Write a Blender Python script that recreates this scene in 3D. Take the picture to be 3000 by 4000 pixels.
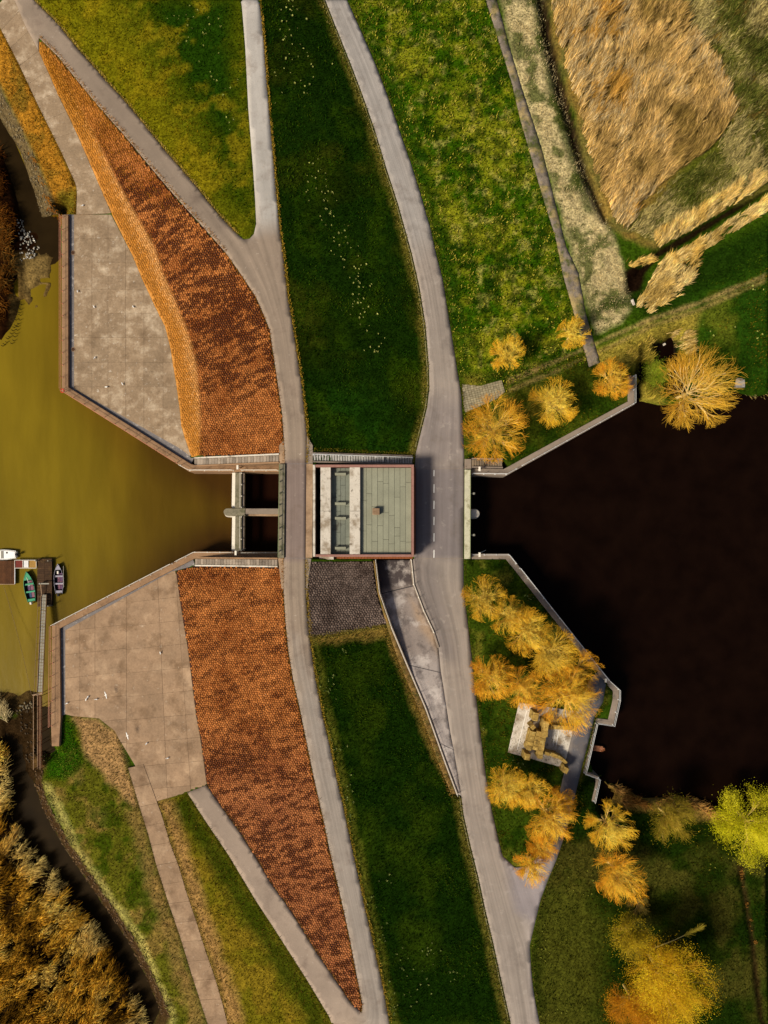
import bpy, bmesh, math, random
import numpy as np
from mathutils import Vector, geometry
from mathutils.bvhtree import BVHTree

for o in list(bpy.data.objects):
    bpy.data.objects.remove(o)
scene = bpy.context.scene
col = scene.collection
random.seed(7)
rng = np.random.default_rng(7)
R = math.radians

# ------------------------------------------------------------ camera
HC = 108.0                      # height of the drone above the tidal water
K = 0.04 / 103.5                # tangent per photograph pixel (3000 x 4000)
NX, NY = 1500.0, 2120.0         # the point straight below the drone, in photograph pixels
cam = bpy.data.cameras.new('camera')
camo = bpy.data.objects.new('camera', cam)
col.objects.link(camo)
camo.location = (0, 0, HC)
cam.sensor_fit = 'VERTICAL'
cam.sensor_height = 36
cam.lens = 36 / (4000 * K)
cam.shift_y = (NY - 2000) / 4000
cam.clip_end = 1000
scene.camera = camo
# ------------------------------------------------------------ light
SUN_EL, SUN_AZ = R(43), math.atan2(-0.50, -0.86)     # low veiled sun in the lower left
world = bpy.data.worlds.new('World')
scene.world = world
world.use_nodes = True
wn = world.node_tree
bg = wn.nodes['Background']
sky = wn.nodes.new('ShaderNodeTexSky')
sky.sky_type = 'NISHITA'
sky.sun_disc = False
sky.sun_elevation = SUN_EL
sky.sun_rotation = math.pi / 2 - SUN_AZ
sky.air_density = 1.0
sky.dust_density = 3.0
sky.ozone_density = 0.6
wn.links.new(sky.outputs[0], bg.inputs[0])
bg.inputs[1].default_value = 0.052
sun = bpy.data.lights.new('sun', 'SUN')
sun.energy = 3.6
sun.angle = R(13.0)
sun.color = (1.0, 0.90, 0.74)
suno = bpy.data.objects.new('sun', sun)
col.objects.link(suno)
sd = Vector((math.cos(SUN_EL) * math.cos(SUN_AZ), math.cos(SUN_EL) * math.sin(SUN_AZ), math.sin(SUN_EL)))
suno.rotation_euler = sd.to_track_quat('Z', 'Y').to_euler()
suno.location = sd * 150
vs = scene.view_settings
vs.view_transform = 'Standard'
vs.look = 'None'
vs.exposure = 0.42
vs.gamma = 1.0
scene.render.engine = 'CYCLES'
scene.render.resolution_x = 768
scene.render.resolution_y = 1024

# ------------------------------------------------------------ small helpers
def U(px, py, z):
    d = K * (HC - z)
    return ((px - NX) * d, (NY - py) * d)

def resample(pts, step):
    out = []
    for a, b in zip(pts[:-1], pts[1:]):
        a = np.array(a, float); b = np.array(b, float)
        n = max(1, int(math.ceil(np.hypot(*(b - a)[:2]) / step)))
        for i in range(n):
            out.append(tuple(a + (b - a) * i / n))
    out.append(tuple(float(c) for c in pts[-1]))
    return out

def vnoise(x, y, scale, seed=0):
    r = np.random.default_rng(seed + 101)
    t = r.random((128, 128))
    u = np.asarray(x) / scale + 977.3; v = np.asarray(y) / scale + 533.7
    i = np.floor(u).astype(int); j = np.floor(v).astype(int)
    f = u - i; g = v - j
    f = f * f * (3 - 2 * f); g = g * g * (3 - 2 * g)
    i0 = i % 128; i1 = (i + 1) % 128; j0 = j % 128; j1 = (j + 1) % 128
    return (t[i0, j0] * (1 - f) + t[i1, j0] * f) * (1 - g) + (t[i0, j1] * (1 - f) + t[i1, j1] * f) * g

def fbm(x, y, scale, seed=0, oct=3):
    s = 0; a = 1; tot = 0
    for k in range(oct):
        s = s + a * vnoise(x, y, scale / 2 ** k, seed + 17 * k); tot += a; a *= .55
    return s / tot

def inside(P, poly):
    x = P[:, 0]; y = P[:, 1]; c = np.zeros(len(P), bool)
    n = len(poly)
    for i in range(n):
        x0, y0 = poly[i][:2]; x1, y1 = poly[(i + 1) % n][:2]
        if y0 == y1: continue
        m = ((y0 > y) != (y1 > y)) & (x < (x1 - x0) * (y - y0) / (y1 - y0) + x0)
        c ^= m
    return c

def pdist(P, line, closed=False):
    d = np.full(len(P), 1e9)
    n = len(line)
    for i in range(n if closed else n - 1):
        a = np.array(line[i][:2], float); b = np.array(line[(i + 1) % n][:2], float)
        ab = b - a; L = ab @ ab
        if L < 1e-12: continue
        t = np.clip(((P - a) @ ab) / L, 0, 1)
        q = P - (a + t[:, None] * ab)
        d = np.minimum(d, np.hypot(q[:, 0], q[:, 1]))
    return d

def sdist(P, poly):                       # negative inside
    poly = [tuple(p[:2]) for p in poly]
    xs = [p[0] for p in poly]; ys = [p[1] for p in poly]
    pad = 60
    out = np.full(len(P), 999.0)
    m = (P[:, 0] > min(xs) - pad) & (P[:, 0] < max(xs) + pad) & (P[:, 1] > min(ys) - pad) & (P[:, 1] < max(ys) + pad)
    if m.any():
        Q = P[m]
        d = pdist(Q, poly, True)
        d[inside(Q, poly)] *= -1
        out[m] = d
    return out

def clip(poly, cell):                     # Sutherland-Hodgman, cell convex and counter-clockwise
    out = list(poly)
    for i in range(len(cell)):
        ax, ay = cell[i]; bx, by = cell[(i + 1) % len(cell)]
        def s(p): return (bx - ax) * (p[1] - ay) - (by - ay) * (p[0] - ax)
        inp = out; out = []
        for j in range(len(inp)):
            p, q = inp[j], inp[(j + 1) % len(inp)]
            sp, sq = s(p), s(q)
            if sp >= 0: out.append(p)
            if (sp >= 0) != (sq >= 0):
                t = sp / (sp - sq)
                out.append((p[0] + t * (q[0] - p[0]), p[1] + t * (q[1] - p[1])))
        if len(out) < 3: return []
    return out

def area(p):
    return 0.5 * sum(p[i][0] * p[(i + 1) % len(p)][1] - p[(i + 1) % len(p)][0] * p[i][1] for i in range(len(p)))

def ccw(p):
    return list(p) if area(p) > 0 else list(p)[::-1]

def tag(o, label=None, cat=None, group=None, kind=None):
    if label: o['label'] = label
    if cat: o['category'] = cat
    if group: o['group'] = group
    if kind: o['kind'] = kind
    return o

def link(name, me, mat, parent=None):
    o = bpy.data.objects.new(name, me)
    col.objects.link(o)
    if mat is not None and not me.materials: me.materials.append(mat)
    if parent is not None: o.parent = parent
    return o

def mesh(name, V, F, mat, parent=None, smooth=False, cols=None, cname='tint'):
    me = bpy.data.meshes.new(name)
    me.from_pydata([tuple(map(float, v)) for v in V], [], F)
    if cols is not None:
        a = me.color_attributes.new(cname, 'FLOAT_COLOR', 'POINT')
        c = np.ones((len(V), 4), np.float32); c[:, :3] = cols
        a.data.foreach_set('color', c.ravel())
    if smooth: me.polygons.foreach_set('use_smooth', [True] * len(me.polygons))
    me.update()
    return link(name, me, mat, parent)

def bigmesh(name, V, loops, sizes, mat, parent=None, cols=None, cname='tint', smooth=False):
    me = bpy.data.meshes.new(name)
    V = np.asarray(V, np.float32); loops = np.asarray(loops, np.int32).ravel(); sizes = np.asarray(sizes, np.int32)
    me.vertices.add(len(V)); me.vertices.foreach_set('co', V.ravel())
    me.loops.add(len(loops)); me.loops.foreach_set('vertex_index', loops)
    me.polygons.add(len(sizes))
    st = np.zeros(len(sizes), np.int32); st[1:] = np.cumsum(sizes)[:-1]
    me.polygons.foreach_set('loop_start', st)
    me.update(calc_edges=True)
    if cols is not None:
        a = me.color_attributes.new(cname, 'FLOAT_COLOR', 'POINT')
        c = np.ones((len(V), 4), np.float32); c[:, :3] = cols
        a.data.foreach_set('color', c.ravel())
    if smooth: me.polygons.foreach_set('use_smooth', [True] * len(me.polygons))
    return link(name, me, mat, parent)

def empty(name, loc, label, cat, group=None, rz=0):
    o = bpy.data.objects.new(name, None)
    col.objects.link(o)
    o.location = loc; o.rotation_euler[2] = rz
    o.empty_display_size = .3
    o['label'] = label; o['category'] = cat
    if group: o['group'] = group
    return o

class MB:
    """collects shapes for one mesh"""
    def __init__(s): s.V = []; s.F = []
    def add(s, V, F):
        n = len(s.V); s.V += [tuple(v) for v in V]; s.F += [tuple(i + n for i in f) for f in F]; return s
    def prism(s, poly, z0, z1, ch=0.0):
        poly = ccw([p[:2] for p in poly]); n = len(poly)
        zt = z1 if callable(z1) else (lambda x, y: z1)
        zb = z0 if callable(z0) else (lambda x, y: z0)
        V = [(x, y, zb(x, y)) for x, y in poly]
        F = [tuple(range(n))[::-1]]
        if ch > 0:
            ins = []
            for i in range(n):
                p0 = np.array(poly[i - 1]); p = np.array(poly[i]); p1 = np.array(poly[(i + 1) % n])
                e0 = p - p0; e1 = p1 - p
                e0 = e0 / (np.hypot(*e0) + 1e-9); e1 = e1 / (np.hypot(*e1) + 1e-9)
                nn = np.array((-e0[1] - e1[1], e0[0] + e1[0])); L = np.hypot(*nn)
                k = ch / max(.35, L / 2) if L > 1e-6 else 0
                ins.append(tuple(p + (nn / L * k if L > 1e-6 else 0)))
            V += [(x, y, zt(x, y) - ch) for x, y in poly] + [(x, y, zt(x, y)) for x, y in ins]
            rings = 3
        else:
            V += [(x, y, zt(x, y)) for x, y in poly]; rings = 2
        for r in range(rings - 1):
            for i in range(n):
                j = (i + 1) % n
                F.append((r * n + i, r * n + j, (r + 1) * n + j, (r + 1) * n + i))
        F.append(tuple(range((rings - 1) * n, rings * n)))
        return s.add(V, F)
    def box(s, x0, x1, y0, y1, z0, z1, ch=0.0):
        return s.prism([(x0, y0), (x1, y0), (x1, y1), (x0, y1)], z0, z1, ch)
    def bar(s, a, b, w, h=None):
        a = Vector(a); b = Vector(b); d = (b - a)
        if d.length < 1e-6: return s
        d.normalize()
        up = Vector((0, 0, 1)) if abs(d.z) < .95 else Vector((1, 0, 0))
        x = d.cross(up).normalized(); y = x.cross(d).normalized()
        h = h or w
        V = []
        for p in (a, b):
            for sx, sy in ((-1, -1), (1, -1), (1, 1), (-1, 1)):
                V.append(p + x * sx * w / 2 + y * sy * h / 2)
        return s.add(V, [(3, 2, 1, 0), (4, 5, 6, 7), (0, 1, 5, 4), (1, 2, 6, 5), (2, 3, 7, 6), (3, 0, 4, 7)])
    def tube(s, pts, r, n=6, caps=True):
        rs = r if isinstance(r, (list, tuple)) else [r] * len(pts)
        V = []; F = []
        for k, p in enumerate(pts):
            p = Vector(p)
            d = Vector(pts[min(k + 1, len(pts) - 1)]) - Vector(pts[max(k - 1, 0)])
            d.normalize()
            up = Vector((0, 0, 1)) if abs(d.z) < .9 else Vector((1, 0, 0))
            x = d.cross(up).normalized(); y = d.cross(x).normalized()
            for i in range(n):
                a = 2 * math.pi * i / n
                V.append(p + (x * math.cos(a) + y * math.sin(a)) * rs[k])
        for k in range(len(pts) - 1):
            for i in range(n):
                j = (i + 1) % n
                F.append((k * n + i, k * n + j, (k + 1) * n + j, (k + 1) * n + i))
        if caps:
            F.append(tuple(range(n))); F.append(tuple(range((len(pts) - 1) * n, len(pts) * n))[::-1])
        return s.add(V, F)
    def build(s, name, mat, parent=None, smooth=False, org=None):
        V = s.V
        if parent is not None:
            l = parent.location; c, sn = math.cos(-parent.rotation_euler[2]), math.sin(-parent.rotation_euler[2])
            pp = parent
            if pp.parent is not None: l = pp.parent.location + l
            if org is None: V = [((v[0] - l[0]) * c - (v[1] - l[1]) * sn, (v[0] - l[0]) * sn + (v[1] - l[1]) * c, v[2] - l[2]) for v in V]
        return mesh(name, V, s.F, mat, parent, smooth)

# ------------------------------------------------------------ materials
def srgb(r, g, b):
    f = lambda c: (c / 255 / 12.92) if c / 255 <= .04045 else ((c / 255 + .055) / 1.055) ** 2.4
    return (f(r), f(g), f(b))

def M(name, base=(.3, .3, .3), var=.2, scale=.6, rough=.9, bump=0.0, bscale=8.0, attr=None, spec=.25,
      stains=(), fine=0.12, fscale=9.0, metallic=0.0, island=0.0, streak=None, transl=0.0):
    m = bpy.data.materials.new(name); m.use_nodes = True
    nt = m.node_tree; N = nt.nodes; L = nt.links
    p = N['Principled BSDF']
    p.inputs['Roughness'].default_value = rough
    p.inputs['Specular IOR Level'].default_value = spec
    p.inputs['Metallic'].default_value = metallic
    geo = N.new('ShaderNodeNewGeometry')
    if attr:
        a = N.new('ShaderNodeAttribute'); a.attribute_name = attr; c = a.outputs['Color']
    else:
        a = N.new('ShaderNodeRGB'); a.outputs[0].default_value = (*base, 1); c = a.outputs[0]
    def noise(sc, det=4, ro=.6, vec=None, dist=0):
        n = N.new('ShaderNodeTexNoise'); n.inputs['Scale'].default_value = sc; n.inputs['Detail'].default_value = det
        n.inputs['Roughness'].default_value = ro; n.inputs['Distortion'].default_value = dist
        L.new(vec or geo.outputs['Position'], n.inputs['Vector']); return n.outputs['Fac']
    def remap(f, a0, a1, b0, b1):
        r = N.new('ShaderNodeMapRange')
        for k, v in zip((1, 2, 3, 4), (a0, a1, b0, b1)): r.inputs[k].default_value = v
        L.new(f, r.inputs[0]); return r.outputs[0]
    def mul(c, f):
        x = N.new('ShaderNodeVectorMath'); x.operation = 'SCALE'
        L.new(c, x.inputs[0]); L.new(f, x.inputs['Scale']); return x.outputs[0]
    for col_, sc, lo, hi, amt in stains:
        f = remap(noise(sc, 5, .65), lo, hi, 0, amt)
        x = N.new('ShaderNodeMix'); x.data_type = 'RGBA'
        L.new(f, x.inputs[0]); L.new(c, x.inputs[6]); x.inputs[7].default_value = (*col_, 1); c = x.outputs[2]
    if streak:                    # streaks along a road: (attribute across, amount, frequency)
        at = N.new('ShaderNodeAttribute'); at.attribute_name = streak[0]
        sp = N.new('ShaderNodeSeparateXYZ'); L.new(geo.outputs['Position'], sp.inputs[0])
        cx = N.new('ShaderNodeCombineXYZ')
        m1 = N.new('ShaderNodeMath'); m1.operation = 'MULTIPLY'; m1.inputs[1].default_value = streak[2]; L.new(at.outputs['Fac'], m1.inputs[0])
        m2 = N.new('ShaderNodeMath'); m2.operation = 'MULTIPLY'; m2.inputs[1].default_value = .035; L.new(sp.outputs['Y'], m2.inputs[0])
        L.new(m1.outputs[0], cx.inputs[0]); L.new(m2.outputs[0], cx.inputs[1])
        c = mul(c, remap(noise(1.0, 3, .6, cx.outputs[0]), .25, .75, 1 - streak[1], 1 + streak[1]))
    if var: c = mul(c, remap(noise(scale, 5, .6), .25, .75, 1 - var, 1 + var))
    if fine: c = mul(c, remap(noise(fscale, 3, .7), .25, .75, 1 - fine, 1 + fine))
    if island:
        oi = N.new('ShaderNodeObjectInfo'); c = mul(c, remap(oi.outputs['Random'], 0, 1, 1 - island, 1 + island))
    L.new(c, p.inputs['Base Color'])
    if transl and 'Transmission Weight' in p.inputs:
        t = N.new('ShaderNodeBsdfTranslucent'); L.new(c, t.inputs['Color'])
        mx = N.new('ShaderNodeMixShader'); mx.inputs[0].default_value = transl
        L.new(p.outputs[0], mx.inputs[1]); L.new(t.outputs[0], mx.inputs[2])
        L.new(mx.outputs[0], N['Material Output'].inputs['Surface'])
    if bump:
        b = N.new('ShaderNodeBump'); b.inputs['Strength'].default_value = bump; b.inputs['Distance'].default_value = .06
        L.new(noise(bscale, 4, .7), b.inputs['Height']); L.new(b.outputs[0], p.inputs['Normal'])
    return m

DK = srgb(48, 40, 32)
m_ground = M('meadow_ground', attr='tint', var=.45, scale=1.1, fine=.75, fscale=3.2, bump=1.0, bscale=4, rough=1.0, spec=0)
m_asph = M('asphalt', attr='tint', var=.12, scale=.25, fine=.05, fscale=7, bump=.25, bscale=20, streak=('across', .24, 8.0),
           stains=[(srgb(166, 156, 146), .9, .60, .72, .5), (srgb(104, 94, 86), .3, .54, .70, .5), (srgb(96, 86, 78), 1.8, .64, .74, .35)])
m_asphw = M('warm_asphalt', attr='tint', var=.12, scale=.25, fine=.06, fscale=7, bump=.25, bscale=20, streak=('across', .22, 7.0),
            stains=[(srgb(180, 166, 150), 1.6, .64, .72, .6), (srgb(108, 92, 80), .3, .54, .70, .5), (srgb(100, 84, 72), 1.8, .64, .74, .35)])
m_asphd = M('dark_path_asphalt', srgb(92, 92, 98), var=.12, scale=.6, fine=.18, fscale=9, bump=.3, bscale=18,
            stains=[(srgb(120, 118, 112), .8, .58, .72, .5)])
m_conc = M('weathered_concrete', srgb(146, 124, 98), var=.22, scale=.5, fine=.2, fscale=3.5, bump=.15, bscale=10, island=.09,
           stains=[(srgb(190, 174, 150), .5, .50, .70, .55), (srgb(112, 90, 66), .38, .52, .70, .6), (srgb(206, 196, 180), 1.6, .62, .70, .55), (srgb(84, 72, 60), 1.9, .62, .72, .5)])
m_conw = M('warm_concrete', srgb(150, 123, 96), var=.2, scale=.45, fine=.16, fscale=3.5, bump=.15, bscale=10, island=.10,
           stains=[(srgb(178, 150, 120), .28, .52, .68, .65), (srgb(104, 80, 56), .35, .50, .66, .65), (srgb(196, 176, 152), 1.4, .62, .70, .45)])
m_conp = M('pale_concrete', srgb(196, 187, 172), var=.1, scale=.6, fine=.1, fscale=5, bump=.1,
           stains=[(srgb(124, 106, 82), .5, .50, .66, .8), (srgb(84, 70, 54), 1.3, .58, .70, .75)])
m_conr = M('ramp_concrete', attr='tint', var=.12, scale=.4, fine=.12, fscale=5, bump=.15,
           stains=[(srgb(190, 180, 172), .3, .54, .64, .7), (srgb(80, 72, 70), .45, .52, .66, .7), (srgb(70, 60, 56), 1.4, .60, .7, .5)])
m_moss = M('mossy_concrete', srgb(122, 114, 94), var=.2, scale=.8, fine=.2, fscale=5, bump=.2,
           stains=[(srgb(70, 72, 44), .9, .50, .66, .8), (srgb(200, 194, 178), 1.2, .62, .74, .6)])
m_quay = M('quay_concrete', srgb(134, 120, 106), var=.14, scale=.5, fine=.12, fscale=5, bump=.15,
           stains=[(srgb(92, 84, 78), .6, .55, .7, .5), (srgb(176, 162, 148), 1.5, .64, .74, .5)])
m_quayw = M('warm_quay_concrete', srgb(146, 114, 84), var=.18, scale=.5, fine=.14, fscale=5, bump=.15,
            stains=[(srgb(96, 72, 50), .6, .52, .68, .6), (srgb(180, 152, 124), 1.5, .62, .72, .5)])
m_gutter = M('gutter_concrete', srgb(118, 112, 110), var=.18, scale=.8, fine=.2, fscale=5, bump=.15,
             stains=[(srgb(200, 192, 182), 1.3, .58, .68, .7)])
m_brick = M('brick_coping', srgb(146, 106, 94), var=.15, scale=1, fine=.15, fscale=8, bump=.2)
m_brickd = M('brick_wall', srgb(128, 74, 40), var=.2, scale=1, fine=.2, fscale=8, bump=.3)
m_roof = M('roof_panel', srgb(136, 136, 116), var=.14, scale=.5, fine=.1, fscale=6, island=.06, bump=.05,
           stains=[(srgb(78, 78, 62), .7, .64, .76, .6)])
m_dark = M('dark_opening', (.01, .008, .006), var=0, fine=0)
m_white = M('white_paint', srgb(224, 216, 200), var=.1, scale=2, fine=.1, rough=.5)
m_rust = M('rusty_rail', srgb(196, 134, 104), var=.2, scale=2, fine=.1, rough=.6)
m_rail = M('galvanised_rail', srgb(206, 206, 204), var=.1, scale=2, fine=.08, rough=.4, spec=.5)
m_railg = M('green_rail', srgb(126, 132, 96), var=.15, scale=2, fine=.1, rough=.5)
m_line = M('road_paint', srgb(232, 230, 224), var=.12, scale=2, fine=.15, fscale=12)
m_stone = M('revetment_stone', attr='tint', var=.16, scale=1.0, fine=.2, fscale=7, bump=.4, bscale=14, spec=.02)
m_bed = M('revetment_joint', srgb(92, 44, 20), var=.3, scale=.5, fine=.3, fscale=6, bump=.5, bscale=8, attr='tint')
m_blade = M('plant_blade', attr='tint', var=.12, scale=1.2, fine=0, rough=.9, spec=.0, transl=.25)
m_bark = M('twig_bark', attr='tint', var=.12, scale=1.5, fine=0, rough=.75, spec=.15)
m_rock = M('riprap_rock', attr='tint', var=.2, scale=2, fine=.2, bump=.4, spec=.2)
m_ruin = M('old_ashlar', srgb(152, 124, 62), var=.25, scale=1.1, fine=.25, fscale=7, bump=.5, bscale=7, island=.2,
           stains=[(srgb(66, 52, 24), 1.2, .54, .66, .75), (srgb(214, 190, 112), 1.5, .56, .68, .7)])
m_wood = M('weathered_wood', srgb(86, 54, 30), var=.25, scale=1.5, fine=.25, fscale=10, bump=.3, island=.2)
m_grey = M('grey_metal', srgb(140, 136, 122), var=.12, scale=2, fine=.12, rough=.5)

def water_mat(name, base, rough, bump, bscale, spec, var=.12, stretch=None):
    m = bpy.data.materials.new(name); m.use_nodes = True
    N = m.node_tree.nodes; L = m.node_tree.links; p = N['Principled BSDF']
    p.inputs['Roughness'].default_value = rough; p.inputs['Specular IOR Level'].default_value = spec; p.inputs['IOR'].default_value = 1.33
    geo = N.new('ShaderNodeNewGeometry')
    mp = N.new('ShaderNodeMapping'); L.new(geo.outputs['Position'], mp.inputs[0])
    mp.inputs['Scale'].default_value = stretch or (1, 1, 1)
    n = N.new('ShaderNodeTexNoise'); n.inputs['Scale'].default_value = .3; n.inputs['Detail'].default_value = 5
    L.new(mp.outputs[0], n.inputs[0])
    r = N.new('ShaderNodeMapRange')
    for k, v in zip((1, 2, 3, 4), (.25, .75, 1 - var, 1 + var)): r.inputs[k].default_value = v
    L.new(n.outputs[0], r.inputs[0])
    s = N.new('ShaderNodeVectorMath'); s.operation = 'SCALE'
    if base is None:
        at = N.new('ShaderNodeAttribute'); at.attribute_name = 'tint'; L.new(at.outputs['Color'], s.inputs[0])
    else: s.inputs[0].default_value = base
    L.new(r.outputs[0], s.inputs['Scale']); L.new(s.outputs[0], p.inputs['Base Color'])
    b = N.new('ShaderNodeBump'); b.inputs['Strength'].default_value = bump; b.inputs['Distance'].default_value = .05
    n2 = N.new('ShaderNodeTexNoise'); n2.inputs['Scale'].default_value = bscale; n2.inputs['Detail'].default_value = 3
    mp2 = N.new('ShaderNodeMapping'); mp2.inputs['Scale'].default_value = (1, .35, 1); L.new(geo.outputs['Position'], mp2.inputs[0])
    L.new(mp2.outputs[0], n2.inputs[0]); L.new(n2.outputs[0], b.inputs['Height']); L.new(b.outputs[0], p.inputs['Normal'])
    return m
m_tide = water_mat('muddy_tidal_water', None, .3, .5, 1.1, .12, .2, (1, .16, 1))
m_creek = water_mat('dark_creek_water', srgb(36, 26, 11), .5, .2, 1.2, .03, .3)
m_sluice_shade = water_mat('shaded_sluice_water', srgb(30, 11, 3), .5, .2, 1.2, .04, .3)
m_pool = water_mat('dark_basin_water', (.0055, .0023, .0013), .3, .35, 1.0, .05, .35)
# ------------------------------------------------------------ survey lines (photograph pixels), heights in metres
ZC, ZM, ZA, ZQ = 7.6, 4.0, 3.0, 3.4            # crest road, main road, apron, quay
strip_R = [(1013, 0), (1027, 120), (1045, 362), (1066, 603), (1090, 874), (1107, 1000), (1123, 1151), (1151, 1319), (1178, 1500), (1190, 1603), (1199, 1699), (1197, 1812)]
bridge_R = [(1197, 1812), (1193, 2181)]
crest_RS = [(1193, 2181), (1196, 2337), (1208, 2482), (1232, 2645), (1259, 2790), (1289, 2916), (1313, 3030), (1337, 3133), (1368, 3277), (1398, 3416), (1428, 3555), (1464, 3711), (1494, 3844), (1518, 3976), (1524, 4000)]
strip_L = [(943, 0), (958, 181), (970, 422), (989, 663), (997, 784), (1001, 874), (992, 915), (975, 933), (952, 936)]
nw_R = [(928, 916), (844, 826), (753, 711), (633, 573), (512, 422), (392, 289), (301, 187), (229, 96), (157, 24), (133, 0)]
nw_L = [(880, 985), (796, 890), (693, 777), (591, 657), (482, 524), (386, 416), (301, 313), (229, 223), (181, 175), (152, 148)]
crest_LN = [(880, 985), (940, 1070), (1000, 1160), (1030, 1229), (1054, 1289), (1072, 1410), (1090, 1530), (1102, 1615), (1108, 1693), (1113, 1778), (1113, 1812)]
bridge_L = [(1113, 1812), (1109, 2181)]
crest_LS = [(1109, 2181), (1108, 2301), (1115, 2422), (1127, 2542), (1145, 2651), (1175, 2784), (1199, 2904), (1226, 3036), (1259, 3181), (1289, 3325), (1319, 3452), (1344, 3561), (1368, 3675), (1392, 3802), (1416, 3922), (1412, 3956)]
sw_R = [(1412, 3956), (1374, 3922), (1301, 3814), (1235, 3717), (1175, 3621), (1121, 3536), (1060, 3452), (1000, 3350), (922, 3229), (844, 3121), (808, 3066)]
sw_L = [(732, 3096), (802, 3205), (892, 3338), (1000, 3518), (1060, 3609), (1133, 3723), (1199, 3826), (1253, 3916), (1304, 4000)]
main_LN = [(1271, 0), (1313, 108), (1374, 259), (1422, 386), (1464, 506), (1506, 645), (1555, 796), (1609, 989), (1639, 1121), (1663, 1271), (1675, 1422), (1678, 1512), (1669, 1591), (1645, 1687), (1624, 1772), (1622, 1812)]
main_LB = [(1622, 1812), (1618, 2183)]
main_LR = [(1606, 2187), (1616, 2283), (1655, 2386), (1694, 2470), (1713, 2530), (1722, 2621), (1738, 2723), (1759, 2862), (1772, 2928), (1784, 3000), (1802, 3108)]
main_LS = [(1802, 3108), (1811, 3181), (1838, 3301), (1868, 3422), (1898, 3561), (1928, 3687), (1958, 3826), (1989, 3964), (1996, 4000)]
main_RN = [(1356, 0), (1410, 121), (1470, 259), (1518, 386), (1567, 530), (1603, 633), (1639, 747), (1681, 892), (1705, 1000), (1729, 1090), (1753, 1241), (1775, 1374), (1790, 1470), (1802, 1542), (1808, 1663), (1813, 1784), (1813, 1832)]
main_RB = [(1813, 1832), (1810, 2184)]
main_RS = [(1810, 2184), (1811, 2301), (1826, 2422), (1841, 2555), (1856, 2693), (1874, 2844), (1889, 2964), (1898, 3030), (1922, 3169), (1949, 3289), (1964, 3344)]
side_L = [(1964, 3344), (2010, 3388), (2060, 3385), (2130, 3320), (2168, 3200), (2189, 3081), (2203, 3023), (2213, 2960), (2240, 2852), (2262, 2760), (2300, 2660), (2335, 2620)]
side_R = [(2372, 2640), (2355, 2743), (2324, 2796), (2297, 2905), (2276, 2984), (2253, 3078), (2229, 3187), (2199, 3283), (2172, 3362), (2139, 3440), (2112, 3512), (2090, 3603), (2069, 3693), (2075, 3790), (2084, 3874), (2108, 4000)]
npath_L = [(0, 108), (66, 235), (151, 416), (241, 597), (295, 717), (301, 747), (298, 838)]
npath_R = [(57, 0), (102, 108), (151, 199), (229, 374), (301, 524), (374, 693), (434, 832)]
ntoe = [(434, 832), (518, 1000), (555, 1090), (603, 1193), (645, 1277), (666, 1362), (675, 1422), (690, 1512), (702, 1603), (708, 1663), (720, 1705), (747, 1784)]
nband = [(200, 232), (280, 350), (362, 512), (482, 753), (603, 964), (633, 1060), (693, 1199), (735, 1301), (766, 1422), (778, 1542), (784, 1663), (778, 1778)]
stoe = [(687, 2229), (702, 2338), (717, 2434), (735, 2542), (750, 2663), (766, 2796), (784, 2892), (799, 3000), (808, 3066)]
spath_L = [(461, 2880), (500, 3000), (545, 3151), (579, 3259), (609, 3374), (657, 3524), (705, 3663), (747, 3802), (784, 3916), (811, 4000)]
spath_R = [(612, 3130), (633, 3187), (663, 3289), (699, 3386), (729, 3488), (766, 3597), (802, 3711), (838, 3814), (868, 3916), (889, 4000)]
qn_out = [(241, 838), (241, 1524), (738, 1842), (918, 1843), (1090, 1843)]
qn_in = [(266, 838), (267, 1512), (745, 1812), (760, 1816), (1090, 1816)]
qs_out = [(202, 2915), (199, 2835), (203, 2441), (759, 2154), (1086, 2155)]
qs_in = [(231, 2915), (237, 2807), (233, 2455), (750, 2187), (763, 2181), (1086, 2181)]
ne_out = [(1840, 1855), (1978, 1858), (2478, 1580), (2478, 1467)]
ne_in = [(1840, 1830), (1968, 1832), (2454, 1567), (2454, 1467)]
se_out = [(1840, 2163), (1988, 2163), (2018, 2200), (2374, 2648), (2418, 2690), (2418, 2733), (2396, 2835), (2330, 2824)]
se_in = [(1840, 2184), (1976, 2184), (2004, 2218), (2353, 2658), (2394, 2698), (2394, 2731), (2376, 2811), (2326, 2805)]
rl = [(1467, 2187), (1482, 2313), (1530, 2452), (1588, 2591), (1663, 2766), (1741, 2983), (1786, 3102)]     # ramp, left rail
ring = lambda *ls: [p for l in ls for p in l]

def z_nw(y): return 3.15 + (ZC - 3.15) * min(1, max(0, (y - 60) / 860.))
def z_sw(y): return 3.1 + (ZC - 3.1) * min(1, max(0, (y - 3070) / 880.))
CP = []
def cl(line, z):
    for q in resample(line, 26):
        CP.append((q[0], q[1], z(q[0], q[1]) if callable(z) else (q[2] if z is None else z)))
cl(strip_R, ZC); cl(bridge_R, ZC); cl(crest_RS, ZC); cl(strip_L, ZC); cl(crest_LN[2:], ZC); cl(bridge_L, ZC); cl(crest_LS, ZC)
cl(nw_R, lambda x, y: z_nw(y)); cl(nw_L, lambda x, y: z_nw(y)); cl([(880, 985), (940, 1070), (1000, 1160)], ZC)
cl(sw_R[1:], lambda x, y: z_sw(y)); cl(sw_L, lambda x, y: z_sw(y))
for l in (main_LN, main_LB, main_LR, main_LS, main_RN, main_RB, main_RS): cl(l, ZM)
cl(side_L[1:], lambda x, y: ZM if y > 3300 else 4.0); cl(side_R, lambda x, y: ZM if y > 3400 else 3.9)
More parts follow.
